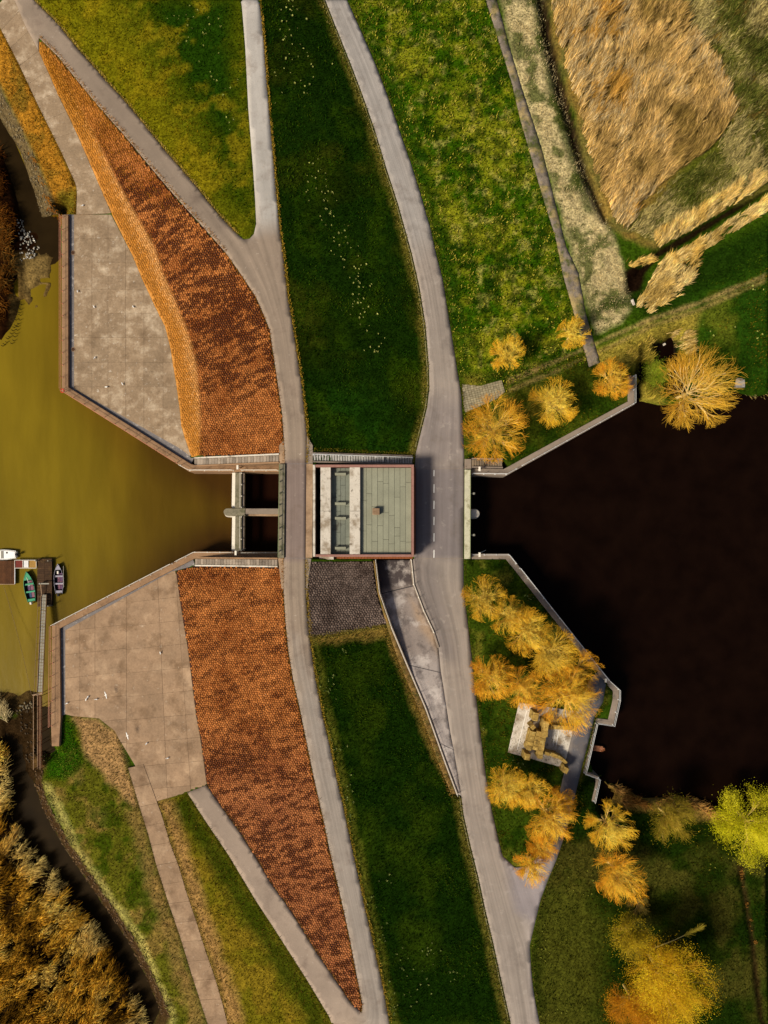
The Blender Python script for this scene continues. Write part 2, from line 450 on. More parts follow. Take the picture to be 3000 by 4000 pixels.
cl(npath_L[:-1], 3.05); cl(npath_R, 3.1); cl(ntoe, ZA); cl(nband[1:], lambda x, y: 4.1 if y > 500 else 3.5)
cl(stoe, ZA); cl(spath_L, ZA); cl(spath_R, ZA)
cl([(262, 845), (263, 1512), (740, 1815), (760, 1822), (1086, 1822)], 2.7)
cl([(252, 845), (251, 1524), (736, 1834), (1086, 1834)], -1.6)
cl([(228, 2910), (231, 2810), (227, 2460), (750, 2180), (763, 2176), (1083, 2176)], 2.7)
cl([(211, 2910), (210, 2448), (761, 2161), (1083, 2163)], -1.6)
cl([(1086, 1822), (1096, 1828), (1092, 2170), (1083, 2176)], -1.0); cl([(1104, 1815), (1100, 2178)], ZC)
cl([(760, 1786), (1088, 1779)], lambda x, y: 3.0 + (x - 760) / 330. * 4.5); cl([(760, 2210), (1082, 2213)], lambda x, y: 3.0 + (x - 760) / 325. * 4.5)
cl([(300, 860), (300, 1500), (500, 1640), (700, 1760)], 2.7); cl([(270, 2500), (270, 2780), (500, 2850), (640, 2600)], 2.75); cl([(640, 3100), (720, 3080)], 2.9)
cl([(1222, 1772), (1612, 1790)], lambda x, y: ZC - (x - 1222) / 390. * 3.6); cl([(1222, 1812), (1612, 1815)], lambda x, y: ZC - (x - 1222) / 390. * 3.6)
cl([(1222, 2182), (1462, 2186)], lambda x, y: ZC - (x - 1222) / 240. * 3.0)
cl([(1205, 2494), (1500, 2450)], lambda x, y: ZC - (x - 1205) / 295. * 3.4); cl(rl[:3], 4.3); cl(rl[2:], lambda x, y: 4.1)
# right bank
cl([(1828, 1834), (1828, 2180)], ZM); cl([(1836, 1838), (1834, 2176)], -1.6)
cl([(1846, 1836), (1970, 1838), (2458, 1572), (2458, 1470)], 3.1); cl([(1846, 1848), (1974, 1850), (2470, 1578), (2470, 1470)], -1.8)
cl([(1846, 2180), (1980, 2180), (2009, 2214), (2358, 2654), (2399, 2696), (2399, 2731), (2381, 2815), (2332, 2809), (2292, 2985), (2282, 3014), (2335, 3034), (2318, 3125)], 3.2)
cl([(1846, 2170), (1984, 2170), (2014, 2206), (2366, 2649), (2410, 2692), (2410, 2733), (2390, 2829), (2340, 2820), (2302, 2990), (2294, 3008), (2350, 3028), (2332, 3120)], -1.8)
cl([(1845, 1780), (1965, 1780)], 4.0); cl([(1900, 1600), (2100, 1500), (2300, 1450)], 3.8); cl([(1840, 2230), (1900, 2230)], 4.1)
cl([(1960, 2400), (2000, 2700), (2000, 2900), (2100, 2650), (2060, 3200)], 3.95)
cl([(1898, 0), (2000, 325), (2030, 458), (2121, 772), (2169, 922), (2199, 1072), (2247, 1241), (2301, 1434)], 2.7)
cl([(1940, 0), (1989, 181), (2036, 338), (2115, 579), (2181, 844), (2211, 964), (2259, 1066), (2289, 1229), (2344, 1416)], 2.7)
dit = [(2115, 0), (2139, 151), (2181, 338), (2241, 543), (2289, 693), (2338, 802), (2374, 874)]
cl(dit, .7); cl([(x - 26, y) for x, y in dit], 2.2); cl([(x + 24, y) for x, y in dit], 1.9)
dit2 = [(3000, 729), (2844, 832), (2693, 922), (2573, 989), (2470, 1100)]
cl(dit2, .3); cl([(x - 15, y - 34) for x, y in dit2], 1.7); cl([(x + 18, y + 34) for x, y in dit2], 1.7)
cl([(2420, 1060), (2420, 1130), (2480, 1150)], 1.8)
cl([(2540, 1245), (2680, 1165), (3000, 1040)], 3.9); cl([(2700, 1010), (3000, 830)], 1.6); cl([(2800, 1250), (3000, 1200)], 3.6)
cl([(2600, 200), (2900, 300), (2700, 600)], 1.9); cl([(2500, 1330), (2700, 1250)], 3.3)
cl([(2558, 1350), (2555, 1400), (2580, 1450)], 1.2); cl([(2600, 1345), (2590, 1400), (2620, 1460), (2640, 1520)], -1.2); cl([(2660, 1350), (2670, 1450), (2720, 1500)], 1.6)
cl([(2490, 1560), (2518, 1555), (2579, 1572), (2700, 1560), (2856, 1512), (2946, 1537), (3000, 1524)], 1.3)
cl([(2490, 1590), (2518, 1592), (2579, 1608), (2700, 1600), (2856, 1552), (2946, 1575), (3000, 1562)], -1.2)
cl([(2480, 1460), (2520, 1500)], 2.4); cl([(2850, 1400), (3000, 1400)], 2.8)
cl([(2352, 3045), (2392, 3078), (2512, 3135), (2663, 3128), (2772, 3165), (2844, 3205), (3000, 3220)], 1.4)
cl([(2360, 3005), (2400, 3040), (2512, 3092), (2663, 3085), (2772, 3122), (2844, 3160), (3000, 3170)], -1.2)
cl([(2400, 1900), (2950, 1700), (2950, 2900), (2500, 2600), (2200, 2000), (1900, 2000), (2600, 2900)], -2.0)
cl([(2350, 3200), (2500, 3250), (2700, 3300), (2990, 3350)], 2.9); cl([(2300, 3600), (2500, 3700), (2990, 3700)], 2.8); cl([(2300, 4000), (2600, 4000), (2990, 4000)], 2.8)
cl([(2890, 3400), (2935, 3650), (2980, 4000)], 2.2); cl([(2870, 3400), (2915, 3650), (2960, 4000)], 2.8); cl([(2912, 3400), (2957, 3650), (3002, 4000)], 2.8)
# left bank and creeks
cl([(0, 330), (134, 600), (192, 781), (236, 853)], 1.7); cl([(0, 480), (76, 600), (119, 727), (155, 835), (172, 925), (170, 985)], -.25); cl([(236, 870), (236, 985)], .6); cl([(236, 1010), (216, 1035), (214, 1150), (150, 1216), (84, 1205), (68, 1085)], -.3)
cl([(0, 560), (50, 640), (85, 760), (120, 880)], -.8); cl([(0, 640), (36, 745), (60, 853), (72, 1040), (68, 1150), (20, 1270), (0, 1290)], .7); cl([(0, 800), (0, 1200)], 1.0)
cl([(86, 1010), (96, 1080), (110, 1150), (138, 1190)], .28); cl([(186, 1000), (190, 1080), (170, 1150)], .26); cl([(130, 1010), (140, 1100)], .42); cl([(200, 1215), (60, 1330), (0, 1400), (228, 1070)], -1.0); cl([(80, 1245), (150, 1232)], -.5)
cl([(100, 1600), (400, 1800), (800, 2000), (100, 2100), (500, 2100), (100, 2500), (1020, 2000)], -2)
cl([(0, 2650), (60, 2660), (120, 2680), (190, 2700)], -.4); cl([(0, 2790), (30, 2800)], .7); cl([(130, 2740), (130, 2900), (125, 2990)], .9); cl([(195, 2745), (195, 2900)], 1.0)
rip = [(175, 2990), (165, 3060), (205, 3170), (285, 3310), (395, 3470), (530, 3670), (595, 3795), (655, 3935), (680, 4000)]
cl(rip, 1.9); cl([(x - 34, y + 8) for x, y in rip[1:]], -.25)
chan = [(72, 3000), (72, 3090), (90, 3241), (180, 3362), (289, 3482), (392, 3603), (470, 3753), (542, 3874), (600, 4000)]
cl(chan, -.8); cl([(x - 52, y + 12) for x, y in chan], .5); cl([(30, 2900), (72, 2920)], -.3); cl([(0, 3100), (0, 3500), (200, 3700), (0, 4000), (400, 4000)], .9)
cl([(245, 2960), (380, 2960), (300, 3100), (500, 3500), (650, 3850)], 2.6); cl([(245, 2830), (450, 2900)], 2.85)

CW = [(*U(px, py, z), z) for px, py, z in CP]
# TIN through the survey points
vv = [Vector((x, y)) for x, y, z in CW]
res = geometry.delaunay_2d_cdt(vv, [], [], 0, 1e-4)
tv = res[0]; orig = res[3]
tz = [CW[o[0]][2] if o else 0 for o in orig]
bvh = BVHTree.FromPolygons([(v.x, v.y, z) for v, z in zip(tv, tz)], res[2])
GS = 0.35
GX0, GX1, GY0, GY1 = -62.4, 62.4, -76.0, 91.0
gx = np.arange(GX0, GX1 + .01, GS); gy = np.arange(GY0, GY1 + .01, GS)
ZG = np.full((len(gx), len(gy)), np.nan)
dn = Vector((0, 0, -1))
for i, x in enumerate(gx):
    for j, y in enumerate(gy):
        h = bvh.ray_cast(Vector((x, y, 50)), dn)
        if h[0] is not None: ZG[i, j] = h[0].z
# outside the hull: nearest known value along x, then along y
for i in range(len(gx)):
    row = ZG[i]; ok = ~np.isnan(row)
    if ok.any(): ZG[i] = np.interp(np.arange(len(gy)), np.where(ok)[0], row[ok])
for j in range(len(gy)):
    c = ZG[:, j]; ok = ~np.isnan(c)
    ZG[:, j] = np.interp(np.arange(len(gx)), np.where(ok)[0], c[ok])

def Zf(x, y):
    x = np.asarray(x, float); y = np.asarray(y, float)
    u = np.clip((x - GX0) / GS, 0, len(gx) - 1.001); v = np.clip((y - GY0) / GS, 0, len(gy) - 1.001)
    i = u.astype(int); j = v.astype(int); f = u - i; g = v - j
    return (ZG[i, j] * (1 - f) + ZG[i + 1, j] * f) * (1 - g) + (ZG[i, j + 1] * (1 - f) + ZG[i + 1, j + 1] * f) * g

def W(px, py, dz=0.0):
    z = 4.0
    for _ in range(5):
        x, y = U(px, py, z); z = float(Zf(x, y)) + dz
    return (x, y, z)

def WA(P, n=5):
    z = np.full(len(P), 4.0)
    for _ in range(n):
        d = K * (HC - z); x = (P[:, 0] - NX) * d; y = (NY - P[:, 1]) * d; z = Zf(x, y)
    return x, y, z

def PX(x, y, z):
    d = K * (HC - z)
    return np.stack([NX + x / d, NY - y / d], 1)

def ext(line, n0=0, n1=0):          # carry a line on past the picture's edge
    l = list(line)
    if n0:
        a, b = np.array(l[0][:2]), np.array(l[1][:2]); d = (a - b) / np.hypot(*(a - b)); l = [tuple(a + d * n0)] + l
    if n1:
        a, b = np.array(l[-1][:2]), np.array(l[-2][:2]); d = (a - b) / np.hypot(*(a - b)); l = l + [tuple(a + d * n1)]
    return l

E = 55
P_crest = ring(ext(strip_R, E)[0:], bridge_R[1:], ext(crest_RS, 0, E)[1:], ext(sw_L, 0, E)[::-1], [(808, 3066)], sw_R[::-1][1:], crest_LS[::-1][1:], bridge_L[::-1][1:],
               crest_LN[::-1][1:], nw_L[1:], [(151, 199), (102, 108)], [(57, 0), (40, -50), (105, -50)], nw_R[::-1], strip_L[::-1][0:], [(940, -E)])
P_main = ring(ext(main_LN, E), main_LB[1:], main_LR, ext(main_LS, 0, E)[1:], ext(side_R, 0, E)[::-1], side_L[::-1], main_RS[::-1][1:], main_RB[::-1][1:], ext(main_RN, E)[::-1][1:])
P_npath = ring(ext(npath_L, E), [(434, 838)], ext(npath_R, 30)[::-1])
P_napron = ring([(289, 838), (434, 838)], ntoe[1:], [(700, 1750), (289, 1518)])
P_sapron = ring([(255, 2462), (672, 2232)], stoe, [(732, 3096), (612, 3130), (461, 2880), (449, 2856), (386, 2806), (283, 2797), (255, 2790)])
P_spath = ring(ext(spath_L, 0, E), ext(spath_R, 0, E)[::-1])
P_nrev = ring(nw_L[::-1][::-1], [(151, 199)], npath_R[3:], ntoe[1:], [(760, 1786), (1088, 1779), (1111, 1775)], crest_LN[::-1][2:-1])
P_nrev = ring([(151, 199)], npath_R[3:], ntoe[1:], [(760, 1786), (1088, 1779), (1110, 1775)], crest_LN[::-1][2:-1], nw_L)
P_srev = ring([(687, 2229), (763, 2210), (1082, 2213), (1107, 2213)], crest_LS[1:], sw_R[1:], stoe[::-1][1:])
P_patch = [(1217, 2190), (1458, 2192), (1474, 2313), (1512, 2440), (1208, 2494), (1200, 2337), (1198, 2230)]
P_verge = ring(rl[:2], rl[2:], [(1762, 3100)], [(1716, 2990), (1638, 2775), (1563, 2600), (1512, 2450), (1474, 2313), (1458, 2190)])
P_ramp = ring(rl, main_LR[::-1])
P_rpath = [(1898, -E), (1898, 0), (1964, 211), (2000, 325), (2030, 458), (2121, 772), (2169, 922), (2199, 1072), (2247, 1241), (2301, 1434), (2344, 1416), (2289, 1229), (2259, 1066), (2211, 964), (2181, 844), (2115, 579), (2036, 338), (1989, 181), (1940, 0), (1938, -E)]
P_pave = [(1804, 1500), (1877, 1507), (1959, 1484), (1973, 1530), (1939, 1559), (1812, 1614)]

# ------------------------------------------------------------ the ground sheet
X, Y = np.meshgrid(gx, gy, indexing='ij')
Zr = ZG.copy()
fx, fy = X.ravel(), Y.ravel()
gp = PX(fx, fy, Zr.ravel())
Zg = Zr.ravel().copy()
carve = np.full(len(fx), 99.0)
for pl in (P_crest, P_main, P_npath, P_napron, P_sapron, P_spath, P_nrev, P_srev, P_patch, P_verge, P_rpath, P_pave):
    carve = np.minimum(carve, sdist(gp, pl))
nat = np.clip(carve, 0, None)                                    # distance (px) from anything paved
dent = (fbm(fx, fy, 1.6, 5) - .5) * .22 + (fbm(fx, fy, .8, 9) - .5) * .10
Zg += dent * np.clip(nat / 30, 0, 1) * (Zg > -.6)
Zg -= .35 * (carve < -4)
sr = sdist(gp, P_ramp); Zg = np.where(sr < 6, np.minimum(Zg, 1.0), Zg)

for pl, zz in (([(1842, 1850), (1978, 1853), (2470, 1582), (2470, 1700), (2300, 2500), (2000, 2190), (1985, 2168), (1842, 2168)], -1.6),
               ([(246, 1528), (738, 1843), (1088, 1843), (1086, 2154), (760, 2152), (205, 2440), (100, 2400), (100, 1600)], -1.6),
               ([(1226, 1815), (1614, 1815), (1612, 2178), (1222, 2178)], 1.0)):
    Zg = np.where(sdist(gp, pl) < 0, np.minimum(Zg, zz), Zg)

def zone(poly, c, soft=14, wob=18, amt=1.0, seed=0):
    global GC
    d = sdist(gp + 0, poly) + (fbm(fx, fy, 2.2, 40 + seed) - .5) * 2 * wob
    a = np.clip(.5 - d / (2 * soft), 0, 1)[:, None] * amt
    GC = GC * (1 - a) + np.array(c) * a

def patches(poly, c, scale, lo, hi, amt=1.0, seed=0):
    global GC
    d = sdist(gp, poly)
    f = fbm(fx, fy, scale, 70 + seed, 4)
    a = (np.clip((f - lo) / (hi - lo), 0, 1) * np.clip(.5 - d / 40, 0, 1) * amt)[:, None]
    GC = GC * (1 - a) + np.array(c) * a

G_DARK = srgb(26, 48, 11); G_MID = srgb(58, 84, 20); G_LIT = srgb(134, 140, 40); G_OLIVE = srgb(122, 116, 26); G_DRY = srgb(168, 150, 72)
G_ORANGE = srgb(150, 104, 22); SAND = srgb(196, 176, 128); DIRT = srgb(140, 108, 66); MUD = srgb(58, 46, 26); RUST = srgb(122, 78, 24)
GC = np.tile(np.array(G_MID), (len(fx), 1))
P_mid = ring(ext(strip_R, E), [(1222, 1780), (1622, 1790)], ext(main_LN, E)[::-1][1:])
zone(P_mid, G_DARK, 8, 4)
patches(P_mid, srgb(60, 64, 14), 7, .5, .7, .6, 1)
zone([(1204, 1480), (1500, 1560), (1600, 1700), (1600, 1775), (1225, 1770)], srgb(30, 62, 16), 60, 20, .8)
zone(ring([(a - 30, b) for a, b in main_LN], main_LN[::-1]), srgb(110, 98, 34), 10, 10, .7)
P_tri = ring([(133, -60)], nw_R[::-1], strip_L[::-1], [(943, -60)])
zone(P_tri, srgb(94, 90, 9), 10, 4)
zone([(480, -60), (950, -60), (1000, 900), (880, 800), (800, 560), (620, 250)], srgb(32, 58, 7), 100, 22, 1, 3)
patches(P_tri, srgb(122, 104, 14), 3, .52, .68, .5, 4)
P_nl = ring(ext(main_RN, E)[:-2], [(2040, 1480), (2301, 1434)], P_rpath[1:10][::-1], [(1898, -60)])
zone(P_nl, srgb(58, 92, 12), 8, 4)
patches(P_nl, srgb(112, 118, 22), 1.3, .52, .64, .6, 5); patches(P_nl, srgb(132, 130, 26), 3.4, .50, .64, .75, 35); patches(P_mid, srgb(50, 72, 10), 3, .52, .66, .5, 36); patches(P_mid, srgb(20, 38, 5), 6, .52, .66, .6, 37)
patches(P_nl, srgb(166, 152, 76), 1.1, .60, .70, .5, 6)
patches(P_nl, G_DARK, 1.4, .52, .62, .7, 8)
zone(ring([(a + 12, b) for a, b in main_RN[:-3]], [(a + 62, b) for a, b in main_RN[:-3]][::-1]), srgb(42, 74, 16), 22, 16, .75)
# lawns by the basin
P_lN = [(1813, 1470), (2000, 1440), (2480, 1330), (2478, 1570), (1975, 1840), (1813, 1840)]
zone(P_lN, srgb(66, 78, 20), 12, 6); patches(P_lN, srgb(34, 58, 14), 4, .46, .6, .8, 9); patches(P_lN, srgb(128, 114, 34), 5, .55, .7, .6, 10)
P_lS = ring([(1812, 2184), (1984, 2184), (2420, 2700), (2330, 2810)], [(2280, 3020), (2340, 3060), (2200, 3280), (2010, 3390), (1964, 3344)], main_RS[::-1][1:])
zone(P_lS, srgb(56, 74, 20), 12, 6); patches(P_lS, srgb(30, 54, 12), 4, .45, .6, .85, 11); patches(P_lS, srgb(124, 112, 36), 4, .56, .7, .6, 12)
# inner slope south
P_ss = ring(crest_RS[1:], [(1540, 4060), (2000, 4060)], main_LS[::-1], [(1716, 2990), (1563, 2600), (1500, 2460), (1208, 2494)])
zone(P_ss, srgb(24, 46, 10), 10, 4); patches(P_ss, srgb(56, 74, 18), 8, .52, .68, .6, 13)
zone([(1208, 2480), (1505, 2440), (1590, 2600), (1720, 2960), (1800, 3130), (1690, 2960), (1510, 2490), (1215, 2520)], srgb(140, 112, 50), 14, 14, .8)
zone(ring([(a - 34, b) for a, b in main_LS], main_LS[::-1]), srgb(106, 96, 34), 10, 10, .7)
zone(ring(crest_RS[2:], [(a + 36, b) for a, b in crest_RS[2:]][::-1]), srgb(112, 108, 34), 12, 12, .5)
# right: sandy strip, reed beds, field
zone([(1945, -60), (2110, -60), (2140, 150), (2260, 600), (2400, 930), (2470, 1180), (2420, 1260), (2330, 1300), (2262, 1066), (2115, 579), (2030, 320)], srgb(186, 168, 120), 14, 14)
patches([(1945, -60), (2110, -60), (2140, 150), (2260, 600), (2400, 930), (2470, 1180), (2420, 1260), (2330, 1300), (2262, 1066), (2115, 579), (2030, 320)], srgb(74, 84, 34), 2.2, .50, .60, .85, 14)
zone([(2060, -60), (2110, -60), (2145, 200), (2240, 560), (2330, 850), (2280, 830), (2190, 540), (2110, 220)], srgb(52, 66, 24), 10, 14, .8)
zone(ring([(a - 4, b - 12) for a, b in dit2], [(a + 6, b + 14) for a, b in dit2][::-1]), srgb(26, 16, 8), 6, 5, .98)
zone(ring([(a - 18, b) for a, b in dit], [(a + 30, b) for a, b in dit][::-1]), srgb(34, 22, 13), 8, 8, .97)
P_reed = [(2140, -60), (2160, 150), (2240, 430), (2305, 700), (2365, 870), (2440, 930), (2560, 970), (2700, 880), (3060, 700), (3060, -60)]
zone(P_reed, srgb(120, 98, 44), 10, 10); patches(P_reed, srgb(80, 84, 40), 5, .5, .62, .7, 15)
zone([(2650, 640), (2890, 440), (3060, 500), (3060, 690), (2700, 860), (2500, 930)], srgb(76, 84, 22), 30, 24, .85)
zone([(2250, 1240), (2430, 1190), (2560, 1240), (2700, 1180), (3060, 1020), (3060, 840), (2720, 1000)], srgb(30, 54, 14), 24, 8, .9)
zone([(2690, 1160), (3060, 1015), (3060, 1560), (2860, 1540), (2760, 1400), (2720, 1260)], srgb(40, 70, 18), 30, 12); patches([(2690, 1160), (3060, 1015), (3060, 1560), (2860, 1540)], srgb(100, 104, 30), 5, .54, .7, .6, 16)
zone([(2300, 1380), (2560, 1260), (2740, 1210), (2700, 1340), (2560, 1340), (2560, 1450), (2590, 1590), (2480, 1570), (2480, 1430), (2350, 1430)], srgb(132, 118, 44), 20, 16)
for off, c in ((0, srgb(150, 124, 76)), (38, srgb(132, 112, 62))):
    ln = [(1985, 1490 + off), (2271, 1368 + off), (2392, 1313 + off), (2543, 1247 + off * .7), (2723, 1187 + off * .7), (2990, 1075 + off * .5)]
    zone(ring([(a, b - 7) for a, b in ln], [(a, b + 7) for a, b in ln][::-1]), c, 7, 6, .75)
zone([(2436, 1060), (2470, 1036), (2530, 1050), (2506, 1136), (2450, 1146)], srgb(24, 14, 7), 8, 6)
zone([(2540, 1330), (2650, 1330), (2680, 1500), (2600, 1520), (2560, 1440)], (.006, .004, .003), 10, 8)
P_field = [(2280, 3020), (2400, 3060), (2700, 3120), (3060, 3200), (3060, 4060), (2110, 4060), (2075, 3790), (2110, 3512), (2220, 3220)]
zone(P_field, srgb(28, 46, 12), 10, 8); patches(P_field, srgb(66, 62, 20), 9, .50, .66, .8, 17); patches(P_field, srgb(26, 48, 12), 4, .55, .68, .7, 18)
zone([(2110, 3500), (2250, 3400), (2360, 3600), (2330, 4060), (2100, 4060), (2080, 3700)], srgb(84, 82, 24), 50, 30, .6)
zone([(2350, 3040), (2520, 3110), (2680, 3100), (2860, 3180), (2850, 3240), (2640, 3170), (2450, 3160), (2340, 3110)], srgb(150, 118, 56), 14, 14, .8)
zone(ring([(2880, 3380), (2925, 3650), (2970, 4060)], [(2990, 4060), (2947, 3650), (2902, 3380)]), srgb(46, 34, 16), 6, 6, .9)
# left
P_nb = [(-60, 60), (0, 108), (66, 235), (151, 416), (241, 597), (301, 740), (298, 850), (240, 860), (134, 600), (0, 330), (-60, 200)]
zone(P_nb, srgb(142, 98, 28), 8, 4); patches(P_nb, srgb(92, 76, 24), 3, .5, .62, .7, 19); zone([(230, 760), (300, 740), (300, 900), (240, 860)], srgb(96, 84, 22), 14, 8)
zone([(-60, 220), (0, 330), (134, 600), (236, 853), (240, 1010), (160, 1000), (76, 600), (0, 480), (-60, 380)], srgb(90, 76, 50), 8, 6)
zone([(-60, 380), (0, 470), (80, 600), (160, 850), (165, 1000), (70, 1060), (60, 1400), (-60, 1400)], srgb(34, 18, 7), 10, 8)
zone([(40, 985), (244, 985), (244, 1250), (40, 1330)], srgb(84, 66, 34), 10, 6); zone([(85, 1000), (190, 1000), (195, 1080), (150, 1200), (100, 1150)], srgb(112, 92, 52), 14, 10); zone([(-60, 2560), (200, 2600), (202, 2760), (-60, 2810)], srgb(70, 54, 28), 10, 8)
P_sb = [(231, 2830), (300, 2796), (450, 2856), (545, 3151), (657, 3524), (815, 4060), (690, 4060), (640, 3900), (530, 3670), (285, 3310), (165, 3060), (170, 2960)]
zone(P_sb, srgb(80, 80, 18), 10, 8); patches(P_sb, srgb(122, 98, 48), 3.2, .50, .64, .75, 20); patches(P_sb, srgb(46, 68, 10), 2.2, .5, .6, .7, 21)
zone([(240, 2808), (290, 2830), (320, 2980), (250, 3050), (180, 3040), (175, 2940), (232, 2915)], srgb(48, 86, 12), 12, 14)
zone([(290, 2800), (386, 2806), (455, 2860), (545, 3150), (520, 3160), (430, 3060), (340, 2960)], srgb(150, 116, 74), 12, 14, .95)
zone(ring([(a - 60, b + 10) for a, b in spath_L[2:]], spath_L[2:][::-1]), srgb(126, 98, 56), 18, 24, .6)
zone([(165, 3060), (285, 3310), (530, 3670), (690, 4040), (720, 4040), (560, 3670), (310, 3310), (200, 3060)], srgb(170, 158, 88), 10, 14, .6)
P_st = ring(spath_R, [(895, 4060), (1330, 4060)], sw_L[::-1])
zone(P_st, srgb(104, 88, 20), 8, 4); patches(P_st, srgb(84, 80, 12), 2.6, .48, .62, .8, 22)
zone(ring([(a - 75, b + 45) for a, b in sw_L], sw_L[::-1]), srgb(40, 54, 8), 26, 18, .85)
zone(ring(spath_R, [(a + 60, b) for a, b in spath_R][::-1]), srgb(140, 106, 62), 20, 16, .85)
zone(ring([(a - 34, b + 8) for a, b in rip], rip[::-1]), srgb(58, 42, 24), 6, 6)
zone(ring([(-60, 2800), (60, 2800), (120, 2720), (200, 2740), (200, 2960), (160, 3000)], [(a - 34, b + 8) for a, b in rip[1:]], [(300, 4060), (-60, 4060)]), srgb(40, 28, 14), 8, 6)
zone([(150, 3180), (165, 3185), (270, 3350), (255, 3365), (190, 3330), (160, 3250)], srgb(150, 136, 110), 8, 8)
zone([(130, 2730), (196, 2730), (200, 2900), (180, 3000), (125, 3000)], srgb(78, 58, 32), 8, 10)
gre = np.clip((GC[:, 1] - GC[:, 0]) / (GC[:, 1] + 1e-5) * 2.2, 0, 1)[:, None]
GC = GC * (1 - .28 * gre); GC[:, 2] *= 1 - .45 * gre[:, 0]; GC = np.clip(GC, .0012, 1)

n0, n1 = len(gx), len(gy)
idx = np.arange(n0 * n1).reshape(n0, n1)
quads = np.stack([idx[:-1, :-1], idx[1:, :-1], idx[1:, 1:], idx[:-1, 1:]], -1).reshape(-1, 4)
V = np.stack([fx, fy, Zg], 1)
# far skirt: the sheet carries on level to the horizon
ringi = np.concatenate([idx[:, 0], idx[-1, 1:], idx[::-1, -1][1:], idx[0, ::-1][1:-1]])
rv = V[ringi]
nb = len(V); nr = len(ringi)
mid = rv.copy(); mid[:, :2] *= 1.12
fac = 900 / np.maximum(np.abs(rv[:, 0]), np.abs(rv[:, 1]))[:, None]
far = rv.copy(); far[:, :2] = rv[:, :2] * fac; far[:, 2] = 2.5
k0 = np.arange(nr); k1 = (k0 + 1) % nr
sk = np.vstack([np.stack([ringi, nb + k0, nb + k1, np.roll(ringi, -1)], 1), np.stack([nb + k0, nb + nr + k0, nb + nr + k1, nb + k1], 1)])
OUT = np.tile(np.array(srgb(58, 70, 18)), (nr, 1))
ground = bigmesh('ground', np.vstack([V, mid, far]), np.vstack([quads, sk]), np.full(len(quads) + 2 * nr, 4), m_ground, cols=np.vstack([GC, OUT * .5 + GC[ringi] * .5, OUT]), smooth=True)
tag(ground, kind='structure')

# ------------------------------------------------------------ water
def sheet(name, poly, z, mat):
    p = ccw([U(a, b, z) for a, b in poly])
    o = mesh(name, [(x, y, z) for x, y in p], [tuple(range(len(p)))], mat)
    return tag(o, kind='structure')
TIDE = ([(-400, 300), (30, 440), (245, 840), (250, 1530), (740, 1838), (1088, 1838), (1090, 1995), (1090, 2160), (762, 2158), (207, 2445), (207, 2760), (240, 3100), (800, 4200), (-400, 4200)])
sheet('creek_water', [(-400, 250), (0, 430), (60, 560), (120, 700), (165, 840), (246, 850), (246, 1000), (215, 1030), (150, 1050), (90, 1070), (30, 1120), (-400, 1120)], 0.02, m_creek)
sheet('creek_water', [(-400, 2790), (60, 2800), (125, 2760), (195, 2760), (240, 3100), (800, 4200), (-400, 4200)], 0.02, m_creek)
sheet('sluice_shade_water', [(950, 1838), (1092, 1838), (1090, 2160), (948, 2160)], 0.02, m_sluice_shade)  # shade between gate and bridge, painted as a darker sheet of water
sheet('basin_water', [(1830, 1845), (1978, 1852), (2474, 1575), (2520, 1300), (2700, 1300), (3500, 1420), (3500, 3300), (2330, 3300), (2330, 3035), (2285, 3015), (2325, 2825), (2390, 2828), (2412, 2730), (1985, 2168), (1830, 2168)], 0.35, m_pool)

